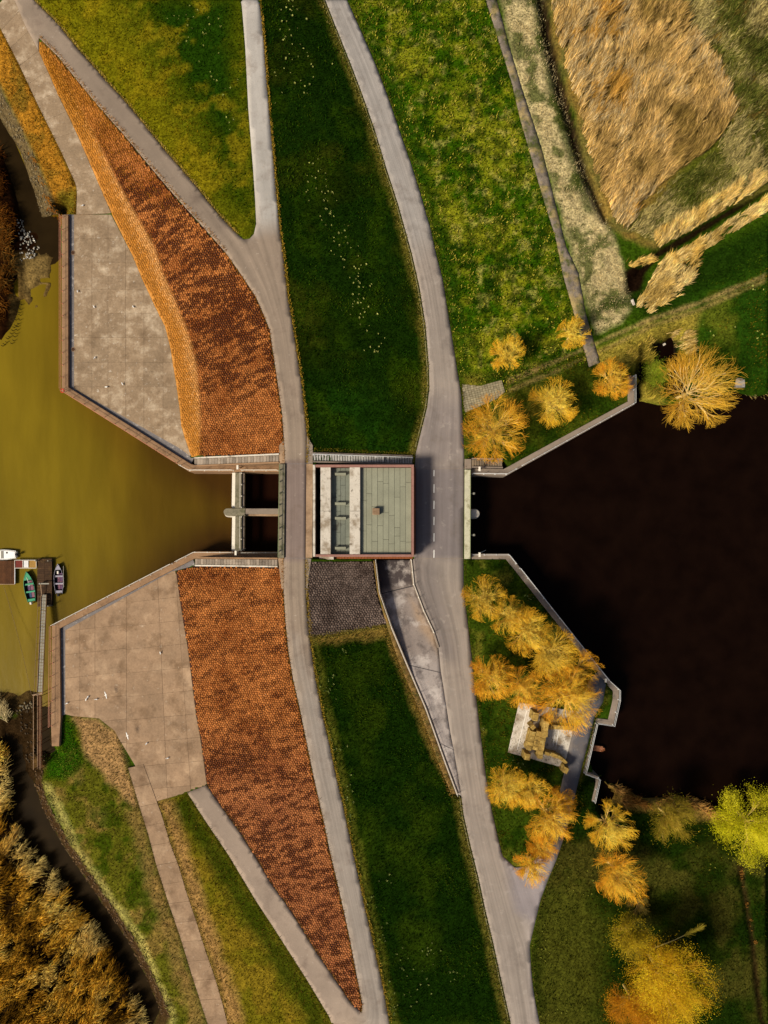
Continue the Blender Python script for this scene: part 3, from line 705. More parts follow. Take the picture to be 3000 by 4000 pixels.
# ------------------------------------------------------------ paved surfaces
def fill(name, poly, step, dz, mat, zfun=None, skirt=.3, across=None, kind='structure', cols=None):
    pl = resample(list(poly) + [poly[0]], step / .04)[:-1]
    zz = zfun or (lambda x, y: Zf(x, y))
    P = np.array([p[:2] for p in pl])
    if zfun is None: x, y, z = WA(P)
    else:
        z = np.full(len(P), 4.0)
        for _ in range(5):
            d = K * (HC - z); x = (P[:, 0] - NX) * d; y = (NY - P[:, 1]) * d; z = zz(x, y)
    B = np.stack([x, y], 1)
    Bl = [tuple(b) for b in B]
    if area(Bl) < 0: B = B[::-1].copy(); Bl = Bl[::-1]
    n = len(B)
    X, Y = np.meshgrid(np.arange(B[:, 0].min(), B[:, 0].max(), step), np.arange(B[:, 1].min(), B[:, 1].max(), step), indexing='ij')
    Q = np.stack([X.ravel(), Y.ravel()], 1)
    Q = Q[inside(Q, Bl)]
    Q = Q[pdist(Q, Bl, True) > step * .45]
    vv = [Vector(b) for b in Bl] + [Vector(q) for q in Q]
    r = geometry.delaunay_2d_cdt(vv, [(i, (i + 1) % n) for i in range(n)], [list(range(n))], 1, 1e-5)
    v2 = np.array([(v.x, v.y) for v in r[0]])
    z = zz(v2[:, 0], v2[:, 1]) + dz
    V = [(a, b, c) for (a, b), c in zip(v2, z)]
    F = [tuple(f) for f in r[2]]
    if skirt:
        cnt = {}
        for f in F:
            for a, b in zip(f, f[1:] + f[:1]): cnt[(a, b)] = 1
        low = {}
        for (a, b) in list(cnt):
            if (b, a) not in cnt:
                for q in (a, b):
                    if q not in low: low[q] = len(V); V.append((V[q][0], V[q][1], V[q][2] - skirt))
                F.append((b, a, low[a], low[b]))
    me = bpy.data.meshes.new(name); me.from_pydata([tuple(map(float, v)) for v in V], [], F)
    if across is not None:
        VA = np.array(V); pp = PX(VA[:, 0], VA[:, 1], VA[:, 2])
        dl = pdist(pp, across[0]); dr = pdist(pp, across[1])
        at = me.attributes.new('across', 'FLOAT', 'POINT'); at.data.foreach_set('value', (dl / (dl + dr + 1e-6)).astype(np.float32))
    if cols is not None:
        VA = np.array(V); c = np.ones((len(V), 4), np.float32); c[:, :3] = cols(VA[:, 0], VA[:, 1])
        a = me.color_attributes.new('tint', 'FLOAT_COLOR', 'POINT'); a.data.foreach_set('color', c.ravel())
    me.polygons.foreach_set('use_smooth', [len(p.vertices) == 3 for p in me.polygons])
    me.update()
    o = link(name, me, mat)
    if kind: tag(o, kind=kind)
    return o
def road_tint(base, zones):
    def f(x, y):
        P = PX(x, y, Zf(x, y)); C_ = np.tile(np.array(base), (len(x), 1))
        for pl, c_, soft, amt in zones:
            t = np.clip(.5 - (sdist(P, pl) + (fbm(x, y, 2.5, 88) - .5) * soft) / (2 * soft), 0, 1)[:, None] * amt
            C_ = C_ * (1 - t) + np.array(c_) * t
        return C_
    return f
def tide_reflection_tint(x, y):  # muddy streaks, with the dark walls' reflection painted in toward gate and quays
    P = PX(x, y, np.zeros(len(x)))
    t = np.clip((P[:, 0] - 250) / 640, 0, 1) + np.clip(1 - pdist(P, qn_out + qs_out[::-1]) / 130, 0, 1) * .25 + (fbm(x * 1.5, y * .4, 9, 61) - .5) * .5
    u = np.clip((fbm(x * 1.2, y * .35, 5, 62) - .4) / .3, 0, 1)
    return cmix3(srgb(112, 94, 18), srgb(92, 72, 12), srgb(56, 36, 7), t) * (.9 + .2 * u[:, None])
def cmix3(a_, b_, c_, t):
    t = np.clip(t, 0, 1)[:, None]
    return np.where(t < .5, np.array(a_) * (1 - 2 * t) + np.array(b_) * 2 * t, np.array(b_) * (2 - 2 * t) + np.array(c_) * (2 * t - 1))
fill('tidal_water', TIDE, 1.6, 0.0, m_tide, zfun=lambda x, y: 0.0 * np.asarray(x), skirt=0, cols=tide_reflection_tint)
fill('crest_road', P_crest, .7, .05, m_asphw, cols=road_tint(srgb(138, 122, 106), [([(900, -80), (1060, -80), (1120, 880), (1000, 900), (930, 600)], srgb(168, 163, 156), 40, .9),
     ([(1000, 1800), (1250, 1800), (1250, 2190), (1000, 2190)], srgb(122, 106, 100), 6, .8), ([(1150, 2500), (1330, 2900), (1560, 4060), (1430, 4060), (1200, 2950)], srgb(142, 134, 126), 40, .7),
     ([(700, 3050), (820, 3050), (1420, 3960), (1300, 4050)], srgb(156, 138, 122), 20, .7)]), across=(ring(nw_L[::-1], crest_LN[1:], bridge_L, crest_LS), ring(strip_R, bridge_R, crest_RS)))
fill('main_road', P_main, .7, .05, m_asph, cols=road_tint(srgb(140, 129, 119), [([(1200, -80), (1400, -80), (1700, 900), (1600, 1000)], srgb(148, 142, 136), 60, .9),
     ([(1600, 1832), (1830, 1832), (1830, 2182), (1600, 2182)], srgb(112, 104, 104), 5, .8), ([(1600, 1560), (1830, 1560), (1830, 1832), (1600, 1832)], srgb(122, 113, 110), 50, .7),
     ([(1600, 2182), (1700, 2182), (1790, 2600), (1700, 2560)], srgb(100, 92, 90), 22, .6), ([(2180, 3290), (2250, 2700), (2380, 2600), (2400, 2760), (2290, 3100), (2230, 3300)], srgb(88, 87, 92), 16, .95), ([(1960, 3300), (2200, 3300), (2100, 3620), (2010, 3560)], srgb(138, 130, 132), 20, .8), ([(2050, 3600), (2130, 3600), (2130, 4060), (2080, 4060)], srgb(170, 158, 150), 16, .6)]), across=(ring(main_LN, main_LB, main_LR, main_LS), ring(main_RN, main_RB, main_RS, [(2075, 3700), (2108, 4000)])))  # dark strip beside the ramp: the dike's shadow painted into the tint
fill('field_path', P_rpath, .6, .05, M('old_path_asphalt', srgb(118, 107, 94), var=.3, scale=.6, fine=.3, fscale=5, bump=.4,
     stains=[(srgb(70, 76, 26), .5, .50, .60, .9), (srgb(150, 130, 84), .35, .50, .62, .8), (srgb(84, 76, 70), 1.5, .55, .66, .6)]))
# ------------------------------------------------------------ concrete aprons and slab paths
def cell_slabs(parent, poly_px, cells, z, mat, gap=.014, th=.16, amp=.012, minarea=.15):
    pw = ccw([U(a, b, z) for a, b in poly_px])
    for c in cells:
        cw = ccw([U(a, b, z) for a, b in c])
        q = clip(pw, cw)
        if len(q) < 3 or area(q) < minarea: continue
        cx = sum(p[0] for p in q) / len(q); cy = sum(p[1] for p in q) / len(q)
        qq = []
        for x, y in q:
            L = math.hypot(x - cx, y - cy) + 1e-6
            qq.append((x - (x - cx) / L * gap, y - (y - cy) / L * gap))
        tz = z + random.uniform(-amp, amp); tx = random.uniform(-.002, .002); ty = random.uniform(-.002, .002)
        mb = MB(); mb.prism([(x - cx, y - cy) for x, y in qq], -th, lambda x, y: x * tx + y * ty, .012)
        o = mesh('slab', mb.V, mb.F, mat, parent); o.location = (cx, cy, tz)

def bedding(name, poly_px, z, mat):
    p = ccw([U(a, b, z) for a, b in poly_px]); mb = MB(); mb.prism(p, z - .5, z)
    o = mesh(name, mb.V, mb.F, mat); return tag(o, kind='structure')
m_joint = M('joint_soil', srgb(108, 90, 68), var=.3, scale=1, fine=.3)
na = bedding('concrete_apron', P_napron, ZA - .05, m_joint)
cx_ = [270, 359, 422, 491, 562, 637, 800]; cy_ = [820, 931, 1027, 1078, 1131, 1223, 1318, 1415, 1511, 1594, 1660, 1800]
cell_slabs(na, P_napron, [[(cx_[i], cy_[j]), (cx_[i + 1], cy_[j]), (cx_[i + 1], cy_[j + 1]), (cx_[i], cy_[j + 1])] for i in range(6) for j in range(11)], ZA, m_conc)
sa = bedding('concrete_apron', P_sapron, ZA - .05, m_joint)
sx = [240, 312, 371, 494, 618, 690, 840]
def srow(j, x, i): return 2190 + 92 * j - .108 * (x - 250) + (0 if i < 3 else 6)
def scol(x, y): return x + max(0, (x - 494)) * .00036 * (y - 2300)
cells = []
for i in range(6):
    for j in range(13):
        c = []
        for (a, b) in ((i, j), (i + 1, j), (i + 1, j + 1), (i, j + 1)):
            y = srow(b, sx[a], i); c.append((scol(sx[a], y), y))
        cells.append(c)
cell_slabs(sa, P_sapron, cells, ZA, m_conw)

def path_slabs(name, L_, R_, fr, z, mat):
    base = bedding(name, list(L_) + list(R_)[::-1], z - .05, m_joint)
    def at(line, t):
        l = [0]
        for a, b in zip(line[:-1], line[1:]): l.append(l[-1] + math.hypot(b[0] - a[0], b[1] - a[1]))
        s = t * l[-1]
        for k in range(len(line) - 1):
            if s <= l[k + 1] + 1e-6:
                u = (s - l[k]) / (l[k + 1] - l[k]); return (line[k][0] + u * (line[k + 1][0] - line[k][0]), line[k][1] + u * (line[k + 1][1] - line[k][1]))
        return line[-1]
    poly = list(L_) + list(R_)[::-1]
    for t0, t1 in zip(fr[:-1], fr[1:]):
        n = 4
        p = [at(L_, t0 + (t1 - t0) * k / n) for k in range(n + 1)] + [at(R_, t1 + (t0 - t1) * k / n) for k in range(n + 1)]
        cell_slabs(base, p, [[(-500, -500), (4000, -500), (4000, 5000), (-500, 5000)]], z, mat)
    return base
nl2 = ext(npath_L, 70); nr2 = ext(npath_R, 40)
path_slabs('concrete_path', nl2, nr2, [i / 11 for i in range(12)], 3.13, m_conc)
path_slabs('concrete_path', ext(spath_L[1:], 0, 60), ext([(560, 2986), (612, 3130)] + spath_R[1:], 0, 60), [i / 14 for i in range(15)], 3.06, m_conw)

# gutters along the quays
for nm, pl in (('gutter', [(252, 838), (252, 1518), (740, 1826), (758, 1788), (747, 1784), (700, 1750), (289, 1518), (289, 838)]),
               ('gutter', [(220, 2807), (216, 2450), (748, 2172), (763, 2209), (687, 2229), (672, 2232), (255, 2462), (255, 2790)])):
    p = [U(a, b, 2.95) for a, b in pl]; mb = MB(); mb.prism(p, 2.2, 2.95); tag(mesh(nm, mb.V, mb.F, m_gutter), kind='structure')

# ------------------------------------------------------------ stone revetments
def revetment(label, poly, s, tint, bedtint, seed, nmax=300, dz=.05):
    """hexagonal columns set in rows over the slope; the first 300 stones are parts, the others one part"""
    x, y, z = WA(np.array([p[:2] for p in resample(list(poly) + [poly[0]], 20)]))
    B = ccw(list(zip(x, y)))[:]
    bx = np.array(B)
    base = fill('stone_revetment', poly, .7, -.02, m_bed, kind=None, cols=bedtint)
    tag(base, label, 'revetment')
    r = np.random.default_rng(seed)
    h = s * math.sqrt(3) / 2
    ni = int((bx[:, 0].max() - bx[:, 0].min()) / s) + 6; nj = int((bx[:, 1].max() - bx[:, 1].min()) / h) + 6
    I, J = np.meshgrid(np.arange(ni), np.arange(nj), indexing='ij')
    C = np.stack([bx[:, 0].min() - 2 * s + (I + .5 * (J % 2)) * s, bx[:, 1].min() - 2 * h + J * h], -1).reshape(-1, 2)
    C = C + r.uniform(-.30, .30, C.shape) * s
    near = inside(C, B) | (pdist(C, B, True) < 2.2 * s)
    C = C[near]
    dl = geometry.delaunay_2d_cdt([Vector(p) for p in C], [], [], 0, 1e-6)
    pv_ = np.array([(v.x, v.y) for v in dl[0]])
    T3 = np.array([t for t in dl[2] if len(t) == 3])
    A_, B_, C_ = pv_[T3[:, 0]], pv_[T3[:, 1]], pv_[T3[:, 2]]
    dd = 2 * (A_[:, 0] * (B_[:, 1] - C_[:, 1]) + B_[:, 0] * (C_[:, 1] - A_[:, 1]) + C_[:, 0] * (A_[:, 1] - B_[:, 1]))
    a2, b2, c2 = (A_ ** 2).sum(1), (B_ ** 2).sum(1), (C_ ** 2).sum(1)
    CC = np.stack([(a2 * (B_[:, 1] - C_[:, 1]) + b2 * (C_[:, 1] - A_[:, 1]) + c2 * (A_[:, 1] - B_[:, 1])) / dd,
                   (a2 * (C_[:, 0] - B_[:, 0]) + b2 * (A_[:, 0] - C_[:, 0]) + c2 * (B_[:, 0] - A_[:, 0])) / dd], 1)
    own = [[] for _ in pv_]
    for k, t in enumerate(T3):
        for q in t: own[q].append(k)
    ok = inside(pv_, B) & (pdist(pv_, B, True) > s * .42)
    cells = []; cen = []
    for q in np.where(ok)[0]:
        P = CC[own[q]]
        if len(P) < 4: continue
        o_ = np.argsort(np.arctan2(P[:, 1] - pv_[q][1], P[:, 0] - pv_[q][0])); P = P[o_]
        if np.abs(P - pv_[q]).max() > s * 1.3: continue
        cells.append(P); cen.append(P.mean(0))
    C = np.array(cen); n = len(C)
    tc, hgt, shr = tint(C[:, 0], C[:, 1], r)
    order = np.argsort(np.hypot(C[:, 0], C[:, 1]))
    rV, rL, rS, rC, nv = [], [], [], [], 0
    for rank, i in enumerate(order):
        P = cells[i]; m = len(P)
        k_ = r.uniform(.82, .93) * shr[i]; lo_ = C[i] + (P - C[i]) * k_; tp = C[i] + (P - C[i]) * k_ * .80
        zl = Zf(lo_[:, 0], lo_[:, 1]) + dz + hgt[i] - .05; zt = Zf(tp[:, 0], tp[:, 1]) + dz + hgt[i] + r.uniform(-.012, .012, m)
        V3 = np.concatenate([np.column_stack([lo_, zl - .16]), np.column_stack([lo_, zl]), np.column_stack([tp, zt])])
        F1 = []
        for k in range(m):
            k2 = (k + 1) % m; F1 += [(k, k2, m + k2, m + k), (m + k, m + k2, 2 * m + k2, 2 * m + k)]
        F1.append(tuple(range(2 * m, 3 * m)))
        if rank < nmax:
            c = V3.mean(0); o = mesh('stone', V3 - c, F1, m_stone, base, cols=np.tile(tc[i], (3 * m, 1))); o.location = c
        else:
            rV.append(V3); rC.append(np.tile(tc[i], (3 * m, 1)))
            for f in F1: rL.extend([q + nv for q in f]); rS.append(len(f))
            nv += 3 * m
    if rV:
        o = bigmesh('stones', np.concatenate(rV), rL, rS, m_stone, base, cols=np.concatenate(rC)); tag(o, kind='stuff')
    return base, C

def mixc(a, b, t): return np.array(a)[None] * (1 - t[:, None]) + np.array(b)[None] * t[:, None]
TAN, COP, MAR, PALE, GOLD = srgb(172, 108, 56), srgb(126, 70, 32), srgb(72, 28, 11), srgb(206, 156, 98), srgb(170, 112, 44)
def bandmask(x, y):
    p = PX(x, y, Zf(x, y))
    xb = np.interp(p[:, 1], [q[1] for q in nband], [q[0] for q in nband])
    return p, np.clip((xb - p[:, 0]) / 14 + .5, 0, 1), (p[:, 0] - np.interp(p[:, 1], [q[1] for q in npath_R[2:]] + [q[1] for q in ntoe], [q[0] for q in npath_R[2:]] + [q[0] for q in ntoe]))
def rows(x, y, seed):     # dark weed-grown patches in loose rows
    u = x * .94 + y * .34; v = -x * .34 + y * .94
    return fbm(u * .62, v * 1.9, .95, seed, 3) * .76 + .24 * fbm(x, y, 7, seed + 3, 2)
def tint_n(x, y, r):
    n = len(x)
    p, bm, off = bandmask(x, y)
    t = np.clip((rows(x, y, 3) - .47 + r.normal(0, .05, n)) / .12, 0, 1)
    ym = np.clip((p[:, 1] - 520) / 200, 0, 1) * np.clip((1700 - p[:, 1]) / 250, .25, 1)
    c = mixc(TAN, COP, np.clip(fbm(x, y, 3, 21) * 1.6 - .4 + r.normal(0, .18, n), 0, 1))
    dk = t * ym; shr = 1 - .30 * dk * (1 - bm); dk = dk * .5
    c = c * (1 - dk[:, None]) + np.array(MAR) * dk[:, None]
    b = mixc(GOLD, PALE, np.clip((off - 45) / 60 + r.normal(0, .15, n), 0, 1))
    edge = np.clip(1 - np.abs(bm - .5) * 2, 0, 1)
    c = c * (1 - bm[:, None]) + b * bm[:, None]
    g = np.clip((640 - p[:, 1]) / 260, 0, 1)[:, None] * .6
    c = c * (1 - g) + np.array(srgb(158, 106, 36)) * g
    c *= r.uniform(.78, 1.18, (n, 1))
    return np.clip(c, 0, 1), np.where(bm > .5, r.uniform(.0, .03, n), r.uniform(.02, .09, n)) * (1 - .5 * dk), shr
def bed_n(x, y):
    p, bm, off = bandmask(x, y)
    c = mixc(srgb(56, 24, 9), srgb(172, 118, 54), bm)
    g = np.clip((640 - p[:, 1]) / 260, 0, 1)[:, None]
    return c * (1 - g) + np.array(srgb(140, 92, 26)) * g
nrev, _ = revetment('copper brown stone revetment with pale golden foot, sloping down to the upper concrete apron', P_nrev, .38, tint_n, bed_n, 3)
def tint_s(x, y, r):
    n = len(x); p = PX(x, y, Zf(x, y))
    low = np.clip((p[:, 1] - 2780) / 350, 0, 1)
    t = np.clip((rows(x, y, 8) - .53 + .07 * low + r.normal(0, .05, n)) / .12, 0, 1)
    c = mixc(TAN, COP, np.clip(fbm(x, y, 3, 22) * 1.4 - .3 + r.normal(0, .18, n), 0, 1))
    c = c * (1 - .35 * low[:, None]) + np.array(srgb(136, 88, 66)) * .35 * low[:, None]
    dk = t * (.6 + .4 * low); shr = 1 - .30 * dk; dk = dk * .45
    c = c * (1 - dk[:, None]) + np.array(MAR) * dk[:, None]
    c *= r.uniform(.78, 1.18, (n, 1))
    return np.clip(c, 0, 1), r.uniform(.02, .09, n) * (1 - .5 * dk), shr
srev, _ = revetment('copper brown stone revetment tapering to a point between the two lower roads', P_srev, .38, tint_s, lambda x, y: mixc(srgb(58, 26, 10), srgb(58, 26, 10), np.zeros(len(x))), 5)
def tint_p(x, y, r):
    n = len(x); c = mixc(srgb(116, 100, 90), srgb(84, 70, 62), np.clip(fbm(x, y, 2.5, 23) * 2 - .5 + r.normal(0, .2, n), 0, 1))
    return np.clip(c * r.uniform(.75, 1.2, (n, 1)), 0, 1), r.uniform(.02, .09, n), np.ones(n)
patch, _ = revetment('dark grey brown stone slope below the sluice house, beside the ramp', P_patch, .40, tint_p, lambda x, y: mixc(srgb(62, 48, 40), srgb(62, 48, 40), np.zeros(len(x))), 6)

# ------------------------------------------------------------ quays, head walls, wing walls
def quay(name, label, outer, inner, z, mat, zb=-2.0, cat='quay wall', ch=.04):
    p = [U(a, b, z) for a, b in outer] + [U(a, b, z) for a, b in inner[::-1]]
    mb = MB(); mb.prism(p, zb, z, ch)
    return tag(mesh(name, mb.V, mb.F, mat), label, cat)
quay('quay_wall', 'angled concrete quay wall edging the upper apron along the muddy water', qn_out, qn_in, ZQ, m_quayw)
quay('quay_wall', 'angled concrete quay wall edging the lower apron along the muddy water', qs_out, qs_in, ZQ, m_quayw)
quay('basin_wall', 'concrete wing wall with walkway round the upper lawn beside the dark basin', ne_out, ne_in, ZQ, m_quay, -2.2, 'wing wall')
quay('basin_wall', 'concrete wing wall with walkway round the lower lawn beside the dark basin', se_out, se_in, ZQ, m_quay, -2.2, 'wing wall')
quay('basin_wall', 'narrow concrete kerb wall of the recessed landing below the ruin', [(2330, 2812), (2292, 3000), (2286, 3014), (2342, 3035), (2322, 3130)], [(2324, 2812), (2282, 2995), (2276, 3020), (2332, 3042), (2312, 3130)], 3.5, m_quay, -2.2, 'kerb wall')

def strip_poly(line, off0, off1):
    """parallel band beside a world polyline"""
    P = [np.array(p[:2]) for p in line]; L_ = []; R_ = []
    for i, p in enumerate(P):
        d = P[min(i + 1, len(P) - 1)] - P[max(i - 1, 0)]; d = d / np.hypot(*d); n = np.array((-d[1], d[0]))
        L_.append(tuple(p + n * off0)); R_.append(tuple(p + n * off1))
    return L_ + R_[::-1]

def railing(label, pts, base, mat, h=1.05, step=2.0, levels=(1.0, .55), r=.035, group=None):
    """pts in photograph pixels at the foot of the rail; base = height or function"""
    W3 = []
    for q in pts:
        z = base(q) if callable(base) else base
        W3.append(Vector((*U(q[0], q[1], z), z)))
    e = empty('railing', W3[0], label, 'railing', group)
    for l in levels:
        mb = MB(); mb.tube([p + Vector((0, 0, h * l)) for p in W3], r, 5); mb.build('rail', mat, e)
    pm = None
    for a, b in zip(W3[:-1], W3[1:]):
        n = max(1, round((b - a).length / step))
        for k in range(n + (1 if b == W3[-1] else 0)):
            p = a.lerp(b, k / n)
            if pm is None:
                mb = MB(); mb.tube([(0, 0, -.1), (0, 0, h)], r * 1.15, 5); mb.box(-.09, .09, -.09, .09, -.02, .03)
                o = mesh('post', mb.V, mb.F, mat, e); pm = o.data
            else: o = link('post', pm, mat, e)
            o.location = p - e.location
    return e
railing('rusty two bar railing along the straight upper quay', [(244, 850), (244, 1522)], ZQ, m_rust)
railing('weathered railing along the slanting upper quay', [(246, 1528), (690, 1808)], ZQ, m_rust)
railing('pale railing along the upper quay beside the gate walkway', [(705, 1818), (742, 1838), (912, 1838)], ZQ, m_white)
railing('pale railing on the upper quay between gate walkway and bridge', [(945, 1838), (1086, 1838)], ZQ, m_white)
railing('rusty two bar railing along the straight lower quay', [(202, 2835), (206, 2444)], ZQ, m_rust)
railing('pale railing along the slanting lower quay', [(210, 2441), (672, 2202)], ZQ, m_white)
railing('pale railing along the lower quay beside the gate walkway', [(690, 2193), (761, 2157), (908, 2158)], ZQ, m_white)
railing('pale railing on the lower quay between gate walkway and bridge', [(945, 2159), (1083, 2159)], ZQ, m_white)
railing('galvanised railing along the upper lawn wall near the bridge', [(1846, 1851), (1977, 1853), (2016, 1832)], ZQ, m_rail)
railing('galvanised railing along the slanting wall of the upper lawn', [(2040, 1818), (2475, 1577), (2475, 1470)], ZQ, m_rail)
railing('galvanised railing along the lower lawn wall near the bridge', [(1846, 2167), (1986, 2167), (2014, 2202)], ZQ, m_rail)
railing('galvanised railing along the slanting wall of the lower lawn', [(2030, 2220), (2372, 2652)], ZQ, m_rail)
railing('galvanised railing round the outer corner of the lower lawn wall', [(2376, 2657), (2415, 2692), (2415, 2732), (2393, 2831), (2330, 2821)], ZQ, m_rail)
railing('galvanised railing round the recessed landing below the ruin', [(2327, 2824), (2288, 2995), (2281, 3017), (2338, 3038), (2318, 3128)], 3.5, m_rail)

# bridge parapets
def parapet(label, px, z, mat, w_rail=None, zb=-2.0):
    p = [U(a, b, z) for a, b in px]; e = empty('bridge_parapet', (*p[0], ZM), label, 'parapet')
    mb = MB(); mb.prism(p, zb, z, .05); mb.build('wall', mat, e)
    if w_rail:
        a, b, m2 = w_rail
        A = Vector((*U(*a, z), z)); B = Vector((*U(*b, z), z))
        mb = MB(); mb.tube([A + Vector((0, 0, .55)), B + Vector((0, 0, .55))], .06, 6); mb.build('rail', m2, e)
        for k in range(8):
            q = A.lerp(B, (k + .5) / 8); mb = MB(); mb.box(q.x - .06, q.x + .06, q.y - .06, q.y + .06, z - .02, z + .55); mb.build('post', m2, e)
    return e
parapet('mossy concrete bridge parapet facing the lock gate', [(1091, 1812), (1114, 1812), (1110, 2179), (1086, 2179)], ZC + .35, m_moss, ((1094, 1814), (1089, 2177), m_railg))
parapet('pale lichen stained bridge parapet facing the dark basin', [(1816, 1834), (1839, 1834), (1838, 2183), (1815, 2183)], ZM + .45, M('lichen_concrete', srgb(188, 184, 158), var=.15, scale=.7, fine=.15, fscale=6, bump=.2,
        stains=[(srgb(112, 106, 72), .7, .52, .66, .75), (srgb(84, 80, 50), 1.8, .64, .74, .6)]), ((1836, 1836), (1835, 2181), m_railg))
for py in (1928, 2090):
    mb = MB(); x, y = U(1840, py, ZM); mb.bar((x, y, ZM - .2), (x + .5, y, ZM - .1), .12); mb.box(x + .3, x + .62, y - .16, y + .16, ZM - .2, ZM + .05); 
    tag(mesh('wall_bracket', mb.V, mb.F, m_grey), 'small grey bracket on the basin face of the bridge, ' + ('nearer the upper lawn' if py < 2000 else 'nearer the lower lawn'), 'bracket')
# pier noses
def nose(name, label, cx, cy, x_in, w, z, mat, sgn):
    c = U(cx, cy, z); xi = U(x_in, cy, z)[0]; r = w / 2
    def outline(g): return [(xi, c[1] - r - g)] + [(c[0] + sgn * (r + g) * math.cos(t), c[1] + (r + g) * math.sin(t)) for t in np.linspace(-math.pi / 2, math.pi / 2, 15)] + [(xi, c[1] + r + g)]
    e = empty(name, (*c, 0), label, 'pier')
    mb = MB(); mb.prism(outline(.0), .6, z, .06); mb.build('nose', mat, e)
    mb = MB(); mb.prism(outline(.14), -2, z - .9, .1); mb.build('footing', mat, e)
    return e
nose('bridge_pier', 'white rounded pier nose under the parapet in the dark basin', 1858, 2006, 1836, 1.3, 3.0, m_conp, 1)

# the lock gate: walkway across the channel and centre pier
e = empty('gate_walkway', (*U(935, 2000, ZQ), 0), 'stained concrete gate walkway crossing the muddy channel with a centre pier', 'walkway')
zz = ZQ
for a, b in ((1846, 1984), (2016, 2151)):
    mb = MB(); mb.prism([U(919, a, zz), U(944, a, zz), U(943, b, zz), U(917, b, zz)], zz - .5, zz, .04); mb.build('deck', m_moss, e)
    mb = MB(); mb.prism([U(945, a, zz - .3), U(955, a, zz - .3), U(954, b, zz - .3), U(944, b, zz - .3)], zz - 1.1, zz - .3, .03); mb.build('ledge', m_quay, e)
    mb = MB(); mb.prism([U(907, a, 2.6), U(926, a, 2.6), U(924, b, 2.6), U(905, b, 2.6)], -2, 2.6, .03); mb.build('gate_leaf', m_white, e)
c = U(888, 2000, zz); r_ = .58
arc = [(c[0] + r_ * math.cos(t), c[1] + r_ * math.sin(t)) for t in np.linspace(math.pi / 2, 3 * math.pi / 2, 13)]
mb = MB(); mb.prism([U(958, 1985, zz)] + arc + [U(958, 2014.5, zz)], -2, zz + .03, .05); mb.build('pier_head', m_moss, e)
arc = [(c[0] - .1 + (r_ + .1) * math.cos(t), c[1] - .08 + (r_ + .1) * math.sin(t)) for t in np.linspace(math.pi / 2, 3 * math.pi / 2, 13)]
mb = MB(); mb.prism([(c[0] + 1.0, c[1] + r_ + .02)] + arc + [(c[0] + 1.0, c[1] - r_ - .18)], -2, zz - 1.2, .05); mb.build('pier_footing', m_conp, e)
mb = MB(); mb.prism([U(959, 1986, zz), U(1092, 1986, zz), U(1092, 2008, zz), U(959, 2008, zz)], -2, zz - .02, .04); mb.build('centre_pier', m_quay, e)
mb = MB(); mb.prism([U(959, 2008.5, 2.5), U(1092, 2008.5, 2.5), U(1092, 2015, 2.5), U(959, 2015, 2.5)], -2, 2.5, .03); mb.build('pier_ledge', m_conw, e)
railing('pale railing along the gate walkway above the pier', [(943.5, 1848), (943, 1982)], ZQ, m_white, levels=(1.0,))
railing('pale railing along the gate walkway below the pier', [(942.5, 2018), (942, 2150)], ZQ, m_white, levels=(1.0,))
for (px, py, nm) in ((937, 1829, 'on the upper quay at the gate walkway'), (930, 2159, 'on the lower quay at the gate walkway'), (1868, 1836, 'on the wing wall at the basin stairs'), (1868, 2166, 'on the lower lawn wall near the bridge')):
    x, y = U(px, py, ZQ); e = empty('signal_post', (x, y, ZQ), 'short white signal post ' + nm, 'post')
    mb = MB(); mb.tube([(0, 0, 0), (0, 0, 1.5)], .09, 8); mesh('post', mb.V, mb.F, m_white, e)
    mb = MB(); mb.box(-.16, .16, -.35, .35, 1.5, 1.72, .03); mesh('lamp_box', mb.V, mb.F, m_white, e)
    mb = MB(); mb.bar((0, .2, 1.2), (1.2, .7, .1), .05); mesh('stay', mb.V, mb.F, m_white, e)

